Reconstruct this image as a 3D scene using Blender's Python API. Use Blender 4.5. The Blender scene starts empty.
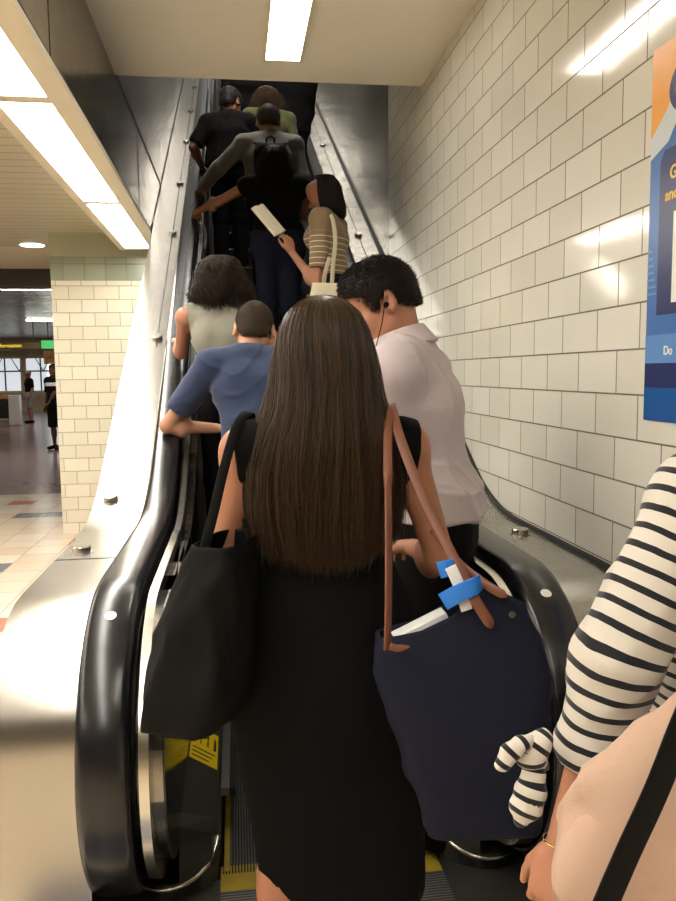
import bpy, numpy as np, random, math
from math import sin, cos, pi, radians, sqrt, atan2
from mathutils import Vector, Matrix
rng = np.random.default_rng(7); random.seed(7)
scene = bpy.context.scene
COL = scene.collection

# ---------------------------------------------------------------- camera, world, exposure
cd = bpy.data.cameras.new('camera'); cam = bpy.data.objects.new('camera', cd); COL.objects.link(cam)
cd.sensor_fit = 'VERTICAL'; cd.sensor_height = 24.0; cd.lens = 770 / 901 * 24.0; cd.clip_start = .02
cam.matrix_world = Matrix.Translation((0, 0, 1.58)) @ Matrix.Rotation(radians(-7.5), 4, 'Z') @ Matrix.Rotation(radians(90 - 5.8), 4, 'X') @ Matrix.Rotation(radians(-.7), 4, 'Z')
scene.camera = cam
world = bpy.data.worlds.new('world'); scene.world = world; world.use_nodes = True
world.node_tree.nodes['Background'].inputs[0].default_value = (.97, .93, .86, 1)
world.node_tree.nodes['Background'].inputs[1].default_value = .22
vs = scene.view_settings; vs.view_transform = 'Standard'; vs.look = 'None'; vs.gamma = 1; vs.use_curve_mapping = False
vs.exposure = EXPO = 1.12
scene.cycles.max_bounces = 8; scene.cycles.diffuse_bounces = 5; scene.cycles.glossy_bounces = 5
scene.cycles.caustics_reflective = False; scene.cycles.caustics_refractive = False; scene.cycles.sample_clamp_indirect = 4
WARM = (1.0, .93, .82)
def area(name, loc, rot, sx, sy, power, color=WARM):
    l = bpy.data.lights.new(name, 'AREA'); l.shape = 'RECTANGLE'; l.size = sx; l.size_y = sy; l.energy = power; l.color = color
    o = bpy.data.objects.new(name, l); COL.objects.link(o); o.location = loc; o.rotation_euler = rot; return o

# ---------------------------------------------------------------- materials
def srgb(r, g, b):
    f = lambda c: (c / 255 / 12.92) if c / 255 <= .04045 else ((c / 255 + .055) / 1.055) ** 2.4
    return (f(r), f(g), f(b), 1)
class Mat:
    def __init__(s, name, col=(.8, .8, .8, 1), rough=.5, metal=0, spec=.5, **kw):
        s.m = bpy.data.materials.new(name); s.m.use_nodes = True; s.t = s.m.node_tree; s.b = s.t.nodes['Principled BSDF']
        s.b.inputs['Base Color'].default_value = col; s.b.inputs['Roughness'].default_value = rough
        s.b.inputs['Metallic'].default_value = metal; s.b.inputs['Specular IOR Level'].default_value = spec
        for k, v in kw.items(): s.b.inputs[k.replace('_', ' ')].default_value = v
        s.m.diffuse_color = col
    def n(s, typ, **kw):
        n = s.t.nodes.new(typ)
        for k, v in kw.items(): setattr(n, k, v)
        return n
    def l(s, a, b): s.t.links.new(a, b)
    def coord(s, scale=(1, 1, 1), rot=(0, 0, 0), loc=(0, 0, 0)):
        c = s.n('ShaderNodeTexCoord'); m = s.n('ShaderNodeMapping')
        m.inputs['Scale'].default_value = scale; m.inputs['Rotation'].default_value = rot; m.inputs['Location'].default_value = loc
        s.l(c.outputs['Object'], m.inputs['Vector']); return m.outputs[0]
    def noise(s, scale=5, detail=4, vec=None, rough=.5):
        n = s.n('ShaderNodeTexNoise'); n.inputs['Scale'].default_value = scale; n.inputs['Detail'].default_value = detail; n.inputs['Roughness'].default_value = rough
        s.l(vec if vec is not None else s.coord(), n.inputs['Vector']); return n.outputs['Fac']
    def math(s, op, a, b=None, c=None):
        n = s.n('ShaderNodeMath', operation=op)
        for i, v in enumerate((a, b, c)):
            if v is None: continue
            if isinstance(v, (int, float)): n.inputs[i].default_value = v
            else: s.l(v, n.inputs[i])
        return n.outputs[0]
    def mix(s, fac, a, b):
        n = s.n('ShaderNodeMix', data_type='RGBA')
        if isinstance(fac, (int, float)): n.inputs[0].default_value = fac
        else: s.l(fac, n.inputs[0])
        for v, i in ((a, 6), (b, 7)):
            if isinstance(v, tuple): n.inputs[i].default_value = v
            else: s.l(v, n.inputs[i])
        return n.outputs[2]
    def ramp(s, fac, a, b, lo=0, hi=1):
        n = s.n('ShaderNodeMapRange'); n.inputs[1].default_value = lo; n.inputs[2].default_value = hi; n.inputs[3].default_value = a; n.inputs[4].default_value = b
        s.l(fac, n.inputs[0]); return n.outputs[0]
    def base(s, c): s.l(c, s.b.inputs['Base Color']); return s
    def rough(s, c): s.l(c, s.b.inputs['Roughness']); return s
    def bump(s, h, dist=.002, strength=1):
        n = s.n('ShaderNodeBump'); n.inputs['Distance'].default_value = dist; n.inputs['Strength'].default_value = strength
        s.l(h, n.inputs['Height']); s.l(n.outputs[0], s.b.inputs['Normal']); return s
    def emit(s, col, st): s.b.inputs['Emission Color'].default_value = col; s.b.inputs['Emission Strength'].default_value = st; return s

def mix2(a, b, t): return tuple(a[i] * (1 - t) + b[i] * t for i in range(3)) + (1,)
def mottled(name, col, rough=.5, amt=.08, scale=6, metal=0, bump=0, bscale=60, spec=.5, **kw):
    M = Mat(name, col, rough, metal, spec, **kw)
    f = M.noise(scale, 4)
    M.base(M.mix(f, tuple(c * (1 - amt) for c in col[:3]) + (1,), tuple(min(1, c * (1 + amt)) for c in col[:3]) + (1,)))
    if bump: M.bump(M.noise(bscale, 3), bump)
    return M.m
def brushed(name, col, rough=.25, axis=0, bump=.00025, stretch=60, metal=1, var=.12):
    """brushed metal: fine grain stretched along one axis"""
    M = Mat(name, col, rough, metal)
    sc = [stretch] * 3; sc[axis] = 1.2
    f = M.noise(6, 5, M.coord(tuple(sc)), .6)
    big = M.noise(1.7, 4)
    M.rough(M.ramp(M.math('ADD', M.math('MULTIPLY', f, .6), M.math('MULTIPLY', big, .4)), rough * (1 - var * 2), rough * (1 + var * 3), .3, .7))
    M.bump(f, bump)
    return M.m
def tile_mat(name, c1, c2, mortar, w, h, axes, off=(0, 0), rough=.12, msize=.004, offset=.5, wob=.0012):
    M = Mat(name, c1, rough)
    c = M.n('ShaderNodeTexCoord'); sp = M.n('ShaderNodeSeparateXYZ'); M.l(c.outputs['Object'], sp.inputs[0])
    cb = M.n('ShaderNodeCombineXYZ')
    M.l(M.math('ADD', sp.outputs[axes[0]], off[0]), cb.inputs[0]); M.l(M.math('ADD', sp.outputs[axes[1]], off[1]), cb.inputs[1])
    b = M.n('ShaderNodeTexBrick', offset=offset, squash=1)
    for k, v in (('Color1', c1), ('Color2', c2), ('Mortar', mortar), ('Scale', 1), ('Mortar Size', msize), ('Mortar Smooth', .1), ('Bias', 0), ('Brick Width', w), ('Row Height', h)):
        b.inputs[k].default_value = v
    M.l(cb.outputs[0], b.inputs['Vector'])
    dirt = M.noise(3.5, 6, None, .6)
    M.base(M.mix(M.ramp(dirt, 0, .16, .45, .8), b.outputs['Color'], tuple(x * .72 for x in c1[:3]) + (1,)))
    M.rough(M.ramp(b.outputs['Fac'], rough, .7))
    # every tile tips very slightly: a cell noise plus soft waviness of the glaze
    wn = M.noise(5, 2)
    hgt = M.math('SUBTRACT', M.math('MULTIPLY', wn, wob * 400), b.outputs['Fac'])
    M.bump(hgt, .0022)
    return M.m
M_tile = tile_mat('glazed_cream_tile', srgb(222, 220, 208), srgb(211, 208, 194), srgb(104, 96, 80), .274, .1375, (1, 2), (-2.868 + .274 * 12, -1.6385 + .1375 * 14), .1, .0028)
M_tilep = tile_mat('pillar_tile', srgb(224, 220, 202), srgb(214, 209, 188), srgb(158, 150, 130), .24, .13, (0, 2), (.03, .02), .2, .0035)
M_green = tile_mat('sage_band_tile', srgb(152, 158, 138), srgb(140, 148, 128), srgb(120, 122, 105), .2, .24, (0, 2), (.03, 2.38), .25, .004, 0)
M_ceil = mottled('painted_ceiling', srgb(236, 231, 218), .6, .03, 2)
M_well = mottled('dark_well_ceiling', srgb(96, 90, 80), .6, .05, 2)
M_paint = mottled('sage_paint', srgb(170, 170, 146), .6, .03)
M_cream = mottled('cream_enamel', srgb(222, 214, 192), .4, .03)
M_dark = mottled('dark_beam_paint', srgb(46, 40, 32), .5, .1)
M_darkpanel = brushed('dark_polished_panel', srgb(150, 143, 130), .2, 1, .0003, 8, 1)
M_backw = mottled('back_hall_wall', srgb(104, 96, 84), .6, .05)
M_upwall = brushed('brushed_wall_steel', srgb(140, 132, 117), .2, 2, .0009, 16, .72)
M_steel = brushed('brushed_deck_steel', srgb(176, 172, 164), .24, 0, .00012, 160, 1, .05)
M_steely = brushed('deck_steel_lengthwise', srgb(176, 173, 165), .26, 1, .00012, 120, 1, .06)
M_trim = brushed('satin_trim', srgb(205, 200, 188), .22, 0, .0002, 80, 1)
M_chrome = Mat('knob_steel', srgb(190, 186, 176), .2, 1).m
M_rubber = mottled('handrail_rubber', srgb(18, 18, 21), .24, .15, 30, spec=.5, bump=.00004, bscale=30)
M_black = mottled('black_gap_paint', srgb(14, 14, 14), .45, .2)
M_gloss = mottled('dark_gloss_balustrade', srgb(24, 23, 20), .12, .2, 4, spec=.6, bump=.0001, bscale=9)
M_gunmetal = brushed('gunmetal_balustrade', srgb(72, 70, 64), .3, 1, .0002, 40, .85)
M_skirt = mottled('skirt_coating', srgb(52, 52, 49), .35, .12, 20, spec=.4)
M_brush = mottled('brush_holder_aluminium', srgb(150, 150, 146), .35, .05, metal=.8)
M_bristle = mottled('black_bristle', srgb(16, 16, 16), .8, .3, 200)
M_seam = Mat('seam_black', srgb(22, 20, 18), .6).m
M_yellow = mottled('worn_yellow_paint', srgb(160, 138, 36), .5, .35, 14)
M_white = Mat('white_dot', srgb(216, 214, 205), .4).m
def ribbed(name, c1, c2, pitch, axis=0, metal=.3, rough=.45, depth=.004):
    M = Mat(name, c1, rough, metal)
    c = M.n('ShaderNodeTexCoord'); sp = M.n('ShaderNodeSeparateXYZ'); M.l(c.outputs['Object'], sp.inputs[0])
    f = M.math('FRACT', M.math('MULTIPLY', sp.outputs[axis], 1 / pitch))
    t = M.math('LESS_THAN', M.math('ABSOLUTE', M.math('SUBTRACT', f, .5)), .22)
    M.base(M.mix(t, c2, c1)); M.bump(t, depth); return M.m
M_tread = ribbed('ribbed_step', srgb(88, 88, 88), srgb(18, 18, 18), .0095)
M_comb = ribbed('grooved_landing_plate', srgb(128, 128, 124), srgb(70, 70, 68), .012, 1, .6)
def floor_mat():
    M = Mat('concourse_tile', srgb(232, 214, 184), .22)
    c = M.n('ShaderNodeTexCoord'); sp = M.n('ShaderNodeSeparateXYZ'); M.l(c.outputs['Object'], sp.inputs[0])
    S = .31
    u = M.math('DIVIDE', M.math('ADD', sp.outputs[0], 1.6 + S * 40), S); v = M.math('DIVIDE', M.math('ADD', sp.outputs[1], .09), S)
    fu = M.math('FRACT', u); fv = M.math('FRACT', v)
    g = M.math('MINIMUM', M.math('MINIMUM', fu, M.math('SUBTRACT', 1, fu)), M.math('MINIMUM', fv, M.math('SUBTRACT', 1, fv)))
    mort = M.math('LESS_THAN', g, .016)
    iu = M.math('FLOOR', u); iv = M.math('FLOOR', v)
    cb = M.n('ShaderNodeCombineXYZ'); M.l(iu, cb.inputs[0]); M.l(iv, cb.inputs[1])
    wn = M.n('ShaderNodeTexWhiteNoise', noise_dimensions='2D'); M.l(cb.outputs[0], wn.inputs['Vector'])
    base = M.mix(wn.outputs['Value'], srgb(226, 214, 192), srgb(216, 194, 168))
    def cell(mu, ru, mv, rv):
        a = M.math('COMPARE', M.math('MODULO', iu, mu), ru, .1); b = M.math('COMPARE', M.math('MODULO', iv, mv), rv, .1)
        return M.math('MULTIPLY', a, b)
    # slate-blue and terracotta accent tiles set in a repeat
    base = M.mix(cell(6, 37 % 6, 8, 29 % 8), base, srgb(112, 112, 124)); base = M.mix(cell(6, 38 % 6, 8, 29 % 8), base, srgb(112, 112, 124))
    base = M.mix(cell(4, 40 % 4, 8, 24 % 8), base, srgb(176, 92, 60)); base = M.mix(cell(4, 40 % 4, 8, 16 % 8), base, srgb(196, 96, 58))
    M.base(M.mix(mort, base, srgb(150, 132, 104)))
    M.rough(M.ramp(mort, .22, .7)); return M.m
M_floor = floor_mat()
M_brown = mottled('mauve_brown_floor', srgb(146, 118, 114), .22, .12, 5)
def plank_mat():
    M = Mat('linear_metal_ceiling', srgb(206, 194, 164), .3)
    c = M.n('ShaderNodeTexCoord'); sp = M.n('ShaderNodeSeparateXYZ'); M.l(c.outputs['Object'], sp.inputs[0])
    f = M.math('FRACT', M.math('MULTIPLY', sp.outputs[1], 1 / .16))
    t = M.math('LESS_THAN', f, .07)
    M.base(M.mix(t, M.mix(M.noise(2, 3), srgb(196, 190, 170), srgb(182, 175, 152)), srgb(112, 104, 84))); M.bump(M.math('SUBTRACT', 1, t), .004); return M.m
M_plank = plank_mat()
def light_mat(name, col, st):
    M = Mat(name, (1, 1, 1, 1), .5); M.emit(col, st); return M.m

# ---------------------------------------------------------------- mesh helpers
def mesh_from(name, V, F, smooth=False):
    me = bpy.data.meshes.new(name); me.from_pydata([tuple(map(float, v)) for v in V], [], [tuple(map(int, f)) for f in F]); me.validate(); me.update()
    if smooth: me.polygons.foreach_set('use_smooth', [True] * len(me.polygons))
    return me
def quads_mesh(name, V, Q, smooth=True):
    """fast build from numpy arrays; Q is (n,4) or (n,3)"""
    V = np.asarray(V, np.float32); Q = np.asarray(Q, np.int32)
    me = bpy.data.meshes.new(name); n, k = Q.shape
    me.vertices.add(len(V)); me.vertices.foreach_set('co', V.ravel())
    me.loops.add(n * k); me.loops.foreach_set('vertex_index', Q.ravel())
    me.polygons.add(n); me.polygons.foreach_set('loop_start', np.arange(0, n * k, k, dtype=np.int32))
    me.update(calc_edges=True)
    if smooth: me.polygons.foreach_set('use_smooth', np.ones(n, bool))
    return me
def link(name, me, mat=None, parent=None, loc=None):
    o = bpy.data.objects.new(name, me); COL.objects.link(o)
    if mat is not None:
        for m in (mat if isinstance(mat, (list, tuple)) else [mat]): me.materials.append(m)
    if loc is not None: o.location = loc
    if parent is not None: o.parent = parent
    return o
def tag(o, label=None, cat=None, group=None, kind=None):
    if label: o['label'] = label
    if cat: o['category'] = cat
    if group: o['group'] = group
    if kind: o['kind'] = kind
    return o
def empty(name, loc, label, cat, group=None, rz=0):
    o = bpy.data.objects.new(name, None); COL.objects.link(o); o.location = loc; o.rotation_euler = (0, 0, rz); o.empty_display_size = .1
    return tag(o, label, cat, group)
def box(name, lo, hi, mat, parent=None, bevel=0):
    lo = Vector(lo); hi = Vector(hi); c = (lo + hi) / 2; h = (hi - lo) / 2
    V = [(x * h.x, y * h.y, z * h.z) for x in (-1, 1) for y in (-1, 1) for z in (-1, 1)]
    F = [(0, 1, 3, 2), (4, 6, 7, 5), (0, 4, 5, 1), (2, 3, 7, 6), (0, 2, 6, 4), (1, 5, 7, 3)]
    V = [tuple(Vector(v) + c) for v in V]
    o = link(name, mesh_from(name, V, F), mat, parent)
    if bevel:
        m = o.modifiers.new('bevel', 'BEVEL'); m.width = bevel; m.segments = 3
    return o
def prism(name, poly, x0, x1, mat, parent=None, axis=0, smooth=False):
    """polygon in the plane perpendicular to axis (y,z | x,z | x,y) extruded from x0 to x1"""
    n = len(poly); V = []
    for x in (x0, x1):
        for (a, b) in poly:
            V.append((x, a, b) if axis == 0 else (a, x, b) if axis == 1 else (a, b, x))
    F = [tuple(range(n))[::-1], tuple(range(n, 2 * n))] + [(i, (i + 1) % n, n + (i + 1) % n, n + i) for i in range(n)]
    o = link(name, mesh_from(name, V, F), mat, parent)
    return o
def strip(name, outer, inner, x0, x1, mat, parent=None, smooth=False):
    """band between two matching (y,z) polylines, extruded from x0 to x1 as quads"""
    n = len(outer); V = []
    for x in (x0, x1):
        for L in (outer, inner):
            for (a, b) in L: V.append((x, a, b))
    def I(s, l, i): return s * 2 * n + l * n + i
    F = []
    for i in range(n - 1):
        F += [(I(0, 0, i), I(0, 0, i + 1), I(0, 1, i + 1), I(0, 1, i)), (I(1, 0, i), I(1, 1, i), I(1, 1, i + 1), I(1, 0, i + 1)),
              (I(0, 0, i), I(1, 0, i), I(1, 0, i + 1), I(0, 0, i + 1)), (I(0, 1, i), I(0, 1, i + 1), I(1, 1, i + 1), I(1, 1, i))]
    for i in (0, n - 1): F.append((I(0, 0, i), I(0, 1, i), I(1, 1, i), I(1, 0, i)))
    me = mesh_from(name, V, F); o = link(name, me, mat, parent)
    bm = __import__('bmesh').new(); bm.from_mesh(me); __import__('bmesh').ops.recalc_face_normals(bm, faces=bm.faces); bm.to_mesh(me); bm.free()
    if smooth:
        me.polygons.foreach_set('use_smooth', [True] * len(me.polygons)); m = o.modifiers.new('split', 'EDGE_SPLIT'); m.split_angle = radians(40)
    return o
def sweep(name, path, prof, mat, parent=None, closed_prof=True, smooth=True):
    """path: list of (pos, side axis, up axis); prof: list of (a,b)"""
    V = []; m = len(prof)
    for (p, s, u) in path:
        for (a, b) in prof: V.append(Vector(p) + Vector(s) * a + Vector(u) * b)
    F = []
    for i in range(len(path) - 1):
        for j in range(m if closed_prof else m - 1):
            k = (j + 1) % m; F.append((i * m + j, i * m + k, (i + 1) * m + k, (i + 1) * m + j))
    if closed_prof: F += [tuple(range(m))[::-1], tuple((len(path) - 1) * m + j for j in range(m))]
    o = link(name, mesh_from(name, V, F, smooth), mat, parent); return o
def tube(name, pts, r, mat, parent=None, seg=8, taper=None):
    pts = [Vector(p) for p in pts]; path = []
    up = Vector((0, 0, 1))
    for i, p in enumerate(pts):
        d = (pts[min(i + 1, len(pts) - 1)] - pts[max(i - 1, 0)]).normalized()
        s = d.cross(up)
        if s.length < .05: s = d.cross(Vector((0, 1, 0)))
        s.normalize(); u = s.cross(d).normalized(); rr = r * (taper[i] if taper else 1)
        path.append((p, s * rr, u * rr))
    return sweep(name, path, [(cos(2 * pi * k / seg), sin(2 * pi * k / seg)) for k in range(seg)], mat, parent)
def disc(name, c, nrm, r, h, mat, parent=None, seg=28, dome=.15):
    nrm = Vector(nrm).normalized(); s = nrm.orthogonal().normalized(); u = nrm.cross(s)
    V = []; rings = [(r, 0), (r, h * (1 - dome)), (r * .93, h)]
    for (rr, hh) in rings:
        for k in range(seg): V.append(Vector(c) + s * rr * cos(2 * pi * k / seg) + u * rr * sin(2 * pi * k / seg) + nrm * hh)
    F = [(i * seg + k, i * seg + (k + 1) % seg, (i + 1) * seg + (k + 1) % seg, (i + 1) * seg + k) for i in range(2) for k in range(seg)]
    F += [tuple(2 * seg + k for k in range(seg)), tuple(range(seg))[::-1]]
    return link(name, mesh_from(name, V, F), mat, parent)
def text(name, s, loc, rot, size, mat, parent, bold=0, align='LEFT'):
    cu = bpy.data.curves.new(name, 'FONT'); cu.body = s; cu.size = size; cu.extrude = .0006; cu.offset = bold; cu.align_x = align
    o = bpy.data.objects.new(name, cu); COL.objects.link(o); cu.materials.append(mat); o.location = loc; o.rotation_euler = rot
    dg = bpy.context.evaluated_depsgraph_get(); me = bpy.data.meshes.new_from_object(o.evaluated_get(dg)); mw = o.matrix_basis.copy()
    bpy.data.objects.remove(o); me.transform(mw); me.materials.clear(); return link(name, me, mat, parent)

# ---------------------------------------------------------------- lights of the place
PANEL = light_mat('fluorescent_diffuser', (1.0, .95, .86, 1), 13)
PANELS = light_mat('soffit_diffuser', (1.0, .95, .85, 1), 10)
PANELW = light_mat('well_diffuser', (1.0, .96, .9, 1), 11)
DOWN = light_mat('downlight_glow', (1.0, .9, .7, 1), 7)

# ---------------------------------------------------------------- building shell
K = math.tan(radians(30)); Y0 = 3.48
def struct(o): o['kind'] = 'structure'; return o
# right wall: tile near, brushed steel above the incline further up
struct(box('wall_right', (1.2, -2.5, -.2), (1.32, 5.95, 12), M_tile))
struct(box('wall_right_steel', (1.2, 5.95, 0), (1.32, 18, 12), M_upwall))
# soffit ceiling over the landing
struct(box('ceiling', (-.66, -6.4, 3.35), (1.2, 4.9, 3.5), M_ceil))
# sloping ceiling of the stair well
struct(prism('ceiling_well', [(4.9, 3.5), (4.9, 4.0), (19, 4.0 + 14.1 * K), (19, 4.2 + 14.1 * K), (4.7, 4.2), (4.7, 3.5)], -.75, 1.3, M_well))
struct(box('wall_back', (-14, -6.6, -.2), (1.32, -6.4, 4), M_backw)); struct(box('wall_right_back', (1.2, -6.4, -.2), (1.32, -2.5, 4), M_tile))
# left wall: dark polished panels from the light fixture up to the soffit, streaked steel above
zb = lambda y: .93 + K * (y - Y0)
struct(prism('wall_left', [(-6.4, 2.782), (6.6, 2.782), (7.6, zb(7.6) - .1), (7.6, 3.37), (-6.4, 3.37)], -.70, -.66, M_darkpanel))
struct(prism('wall_left_upper', [(-2.5, 3.385), (7.6, 3.385), (7.6, zb(7.6) - .1), (19, zb(19) - .1), (19, 13), (-2.5, 13)], -.74, -.66, M_upwall))
struct(box('trim_1', (-.665, 4.9, 3.365), (-.656, 8.0, 3.388), M_seam))
for i, y in enumerate((3.15, 5.9)):
    struct(box('trim_%d' % (i + 2), (-.664, y, 2.78), (-.658, y + .006, 3.35), M_seam))
struct(box('floor', (-14, -6.4, -.25), (-.655, 10.7, 0), M_floor))
struct(box('floor_landing', (-.655, -6.4, -.25), (1.3, 1.85, 0), M_floor))
struct(box('floor_mezzanine', (-25, 10.7, -.25), (4, 36, -.002), M_brown))
struct(box('ceiling_concourse', (-14, -6.4, 2.95), (-1.05, 8.75, 3.1), M_plank))
struct(box('ceiling_lobby', (-14, 8.75, 2.95), (-.74, 10.5, 3.05), M_cream))
struct(box('trim_4', (-14, 10.5, 2.73), (-.74, 10.9, 3.4), M_dark))
struct(box('wall_far_side', (-14.1, -6.4, -.1), (-14, 10.7, 3), M_cream))
# tiled pier beside the escalator
pier = empty('tiled_pier', (-1.2, 7.9, 0), 'cream tiled pier with a sage green band, left of the escalator', 'pillar')
pier['kind'] = 'structure'
def rel(o, p): o.location = (-p.location[0], -p.location[1], -p.location[2]); return o
rel(box('tile_facing', (-1.75, 7.9, 0), (-.66, 8.7, 2.5), M_tilep, pier), pier)
rel(box('green_band', (-1.75, 7.895, 2.5), (-.66, 8.7, 2.73), M_green, pier), pier)
rel(box('painted_head', (-1.75, 7.9, 2.73), (-.66, 8.7, 2.95), M_paint, pier), pier)

# fluorescent trough along the left
fx = empty('light_trough', (-.85, 2.7, 2.95), 'long cream fluorescent light trough along the dark panel on the left', 'ceiling light')
def fpart(o): return rel(o, fx)
fpart(box('trough_lip', (-.757, -2.4, 2.75), (-.662, 7.6, 2.778), M_cream, fx)); fpart(box('trough_side', (-.757, -2.4, 2.778), (-.704, 7.6, 2.95), M_cream, fx))
fpart(box('trough_lip', (-1.045, -2.4, 2.75), (-.985, 7.6, 2.97), M_cream, fx))
segs = [(-2.35, -.30), (-.23, 1.6), (1.67, 3.52), (3.6, 5.54), (5.62, 7.5)]
fpart(box('trough_back', (-.99, -2.4, 2.86), (-.75, 7.6, 2.95), M_cream, fx))
for a, b in zip([-2.4] + [s[1] for s in segs], [s[0] for s in segs] + [7.6]):
    fpart(box('cross_bar', (-.985, a, 2.752), (-.757, b, 2.87), M_cream, fx))
for a, b in segs:
    d_ = fpart(box('diffuser', (-.985, a, 2.765), (-.757, b, 2.80), PANEL, fx))
for i, x in enumerate((-3.4, -6.0)):  # two added troughs out of view, their floor bounce brightens the ceiling
    t_ = empty('light_trough', (x, 2.6, 2.95), ('fluorescent ceiling trough in the tiled hall, second from the escalator', 'fluorescent ceiling trough in the tiled hall, farthest from the escalator')[i], 'ceiling light')
    box('housing', (-.2, -5, -.09), (.2, 5, -.005), M_cream, t_); box('diffuser', (-.13, -4.9, -.1), (.13, 4.9, -.08), PANEL, t_)
# recessed fluorescent in the soffit
sl = empty('soffit_light', (.31, 4.0, 3.35), 'white fluorescent panel recessed in the soffit above the escalator', 'ceiling light')
rel(box('diffuser', (.215, 3.2, 3.335), (.405, 4.54, 3.352), PANELS, sl), sl)
for a in ((.195, 3.18, .215, 4.56), (.405, 3.18, .425, 4.56), (.215, 3.18, .405, 3.2), (.215, 4.54, .405, 4.56)):
    rel(box('frame', (a[0], a[1], 3.332), (a[2], a[3], 3.353), M_cream, sl), sl)
sl2 = empty('soffit_light', (.31, -.4, 3.35), 'white fluorescent panel recessed in the soffit behind the camera', 'ceiling light')  # added panel out of view, extra light from behind
rel(box('diffuser', (.215, -1.2, 3.335), (.405, .5, 3.352), PANELS, sl2), sl2)
# lights up in the well
for i, y in enumerate((7.2, 9.2, 11.4, 13.6)):
    z = 4.0 + K * (y - 4.9) - .12
    w = empty('well_light', (.27, y, z), 'white transverse light in the sloping ceiling over the upper escalator', 'ceiling light', 'lights over the upper escalator')
    o = box('diffuser', (-.55, -.2, -.05), (.55, .2, .0), PANELW, w); o.rotation_euler = (radians(30), 0, 0)
# downlight in the concourse ceiling
dl = empty('downlight', (-2.08, 8.62, 2.95), 'round recessed downlight in the concourse ceiling left of the tiled pier', 'ceiling light')
rel(disc('lens', (-2.08, 8.62, 2.948), (0, 0, -1), .12, .004, DOWN, dl), dl)
rel(disc('bezel', (-2.08, 8.62, 2.951), (0, 0, -1), .14, .004, M_cream, dl), dl)

# ---------------------------------------------------------------- escalator
CX = .265
esc = empty('escalator', (CX, 2.3, 0), 'narrow up escalator with dark balustrades, black handrails and steel decks', 'escalator')
def E(o): return rel(o, esc)
END = 17.5
def incl(z0, yk=Y0, r=.9, n=10, start=2.3):
    """(y,z) polyline: level z0, arc, then 30 degrees up"""
    pts = [(start, z0)]
    t = r * math.tan(radians(15)); yc = yk - t
    for i in range(n + 1):
        a = radians(30) * i / n; pts.append((yc + r * sin(a), z0 + r * (1 - cos(a))))
    ye = END; pts.append((ye, z0 + K * (ye - yk))); return pts
def offset_path(pts, d):
    out = []
    for i, p in enumerate(pts):
        a = pts[max(i - 1, 0)]; b = pts[min(i + 1, len(pts) - 1)]
        t = Vector((b[0] - a[0], b[1] - a[1])).normalized(); out.append((p[0] + t.y * d, p[1] - t.x * d))
    return out
NC = (2.30, .53); NR = .45
def newel(n=26):
    """rail path starting underneath the newel, round its nose, then level and up"""
    pts = [(NC[0] + .25, NC[1] - NR), (NC[0] + .12, NC[1] - NR)]
    for i in range(n + 1):
        a = -pi / 2 - pi * i / n
        pts.append((NC[0] + NR * cos(a), NC[1] + NR * sin(a)))
    return pts + incl(.98, start=2.42, r=1.3, n=12)
RAIL = newel()
def railpath(x, off=0):
    P = offset_path(RAIL, off); out = []
    for i, p in enumerate(P):
        a = RAIL[max(i - 1, 0)]; b = RAIL[min(i + 1, len(RAIL) - 1)]
        t = Vector((0, b[0] - a[0], b[1] - a[1])).normalized(); n = Vector((0, -t.z, t.y))
        out.append(((x, p[0], p[1]), (1, 0, 0), n))
    return out
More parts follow.
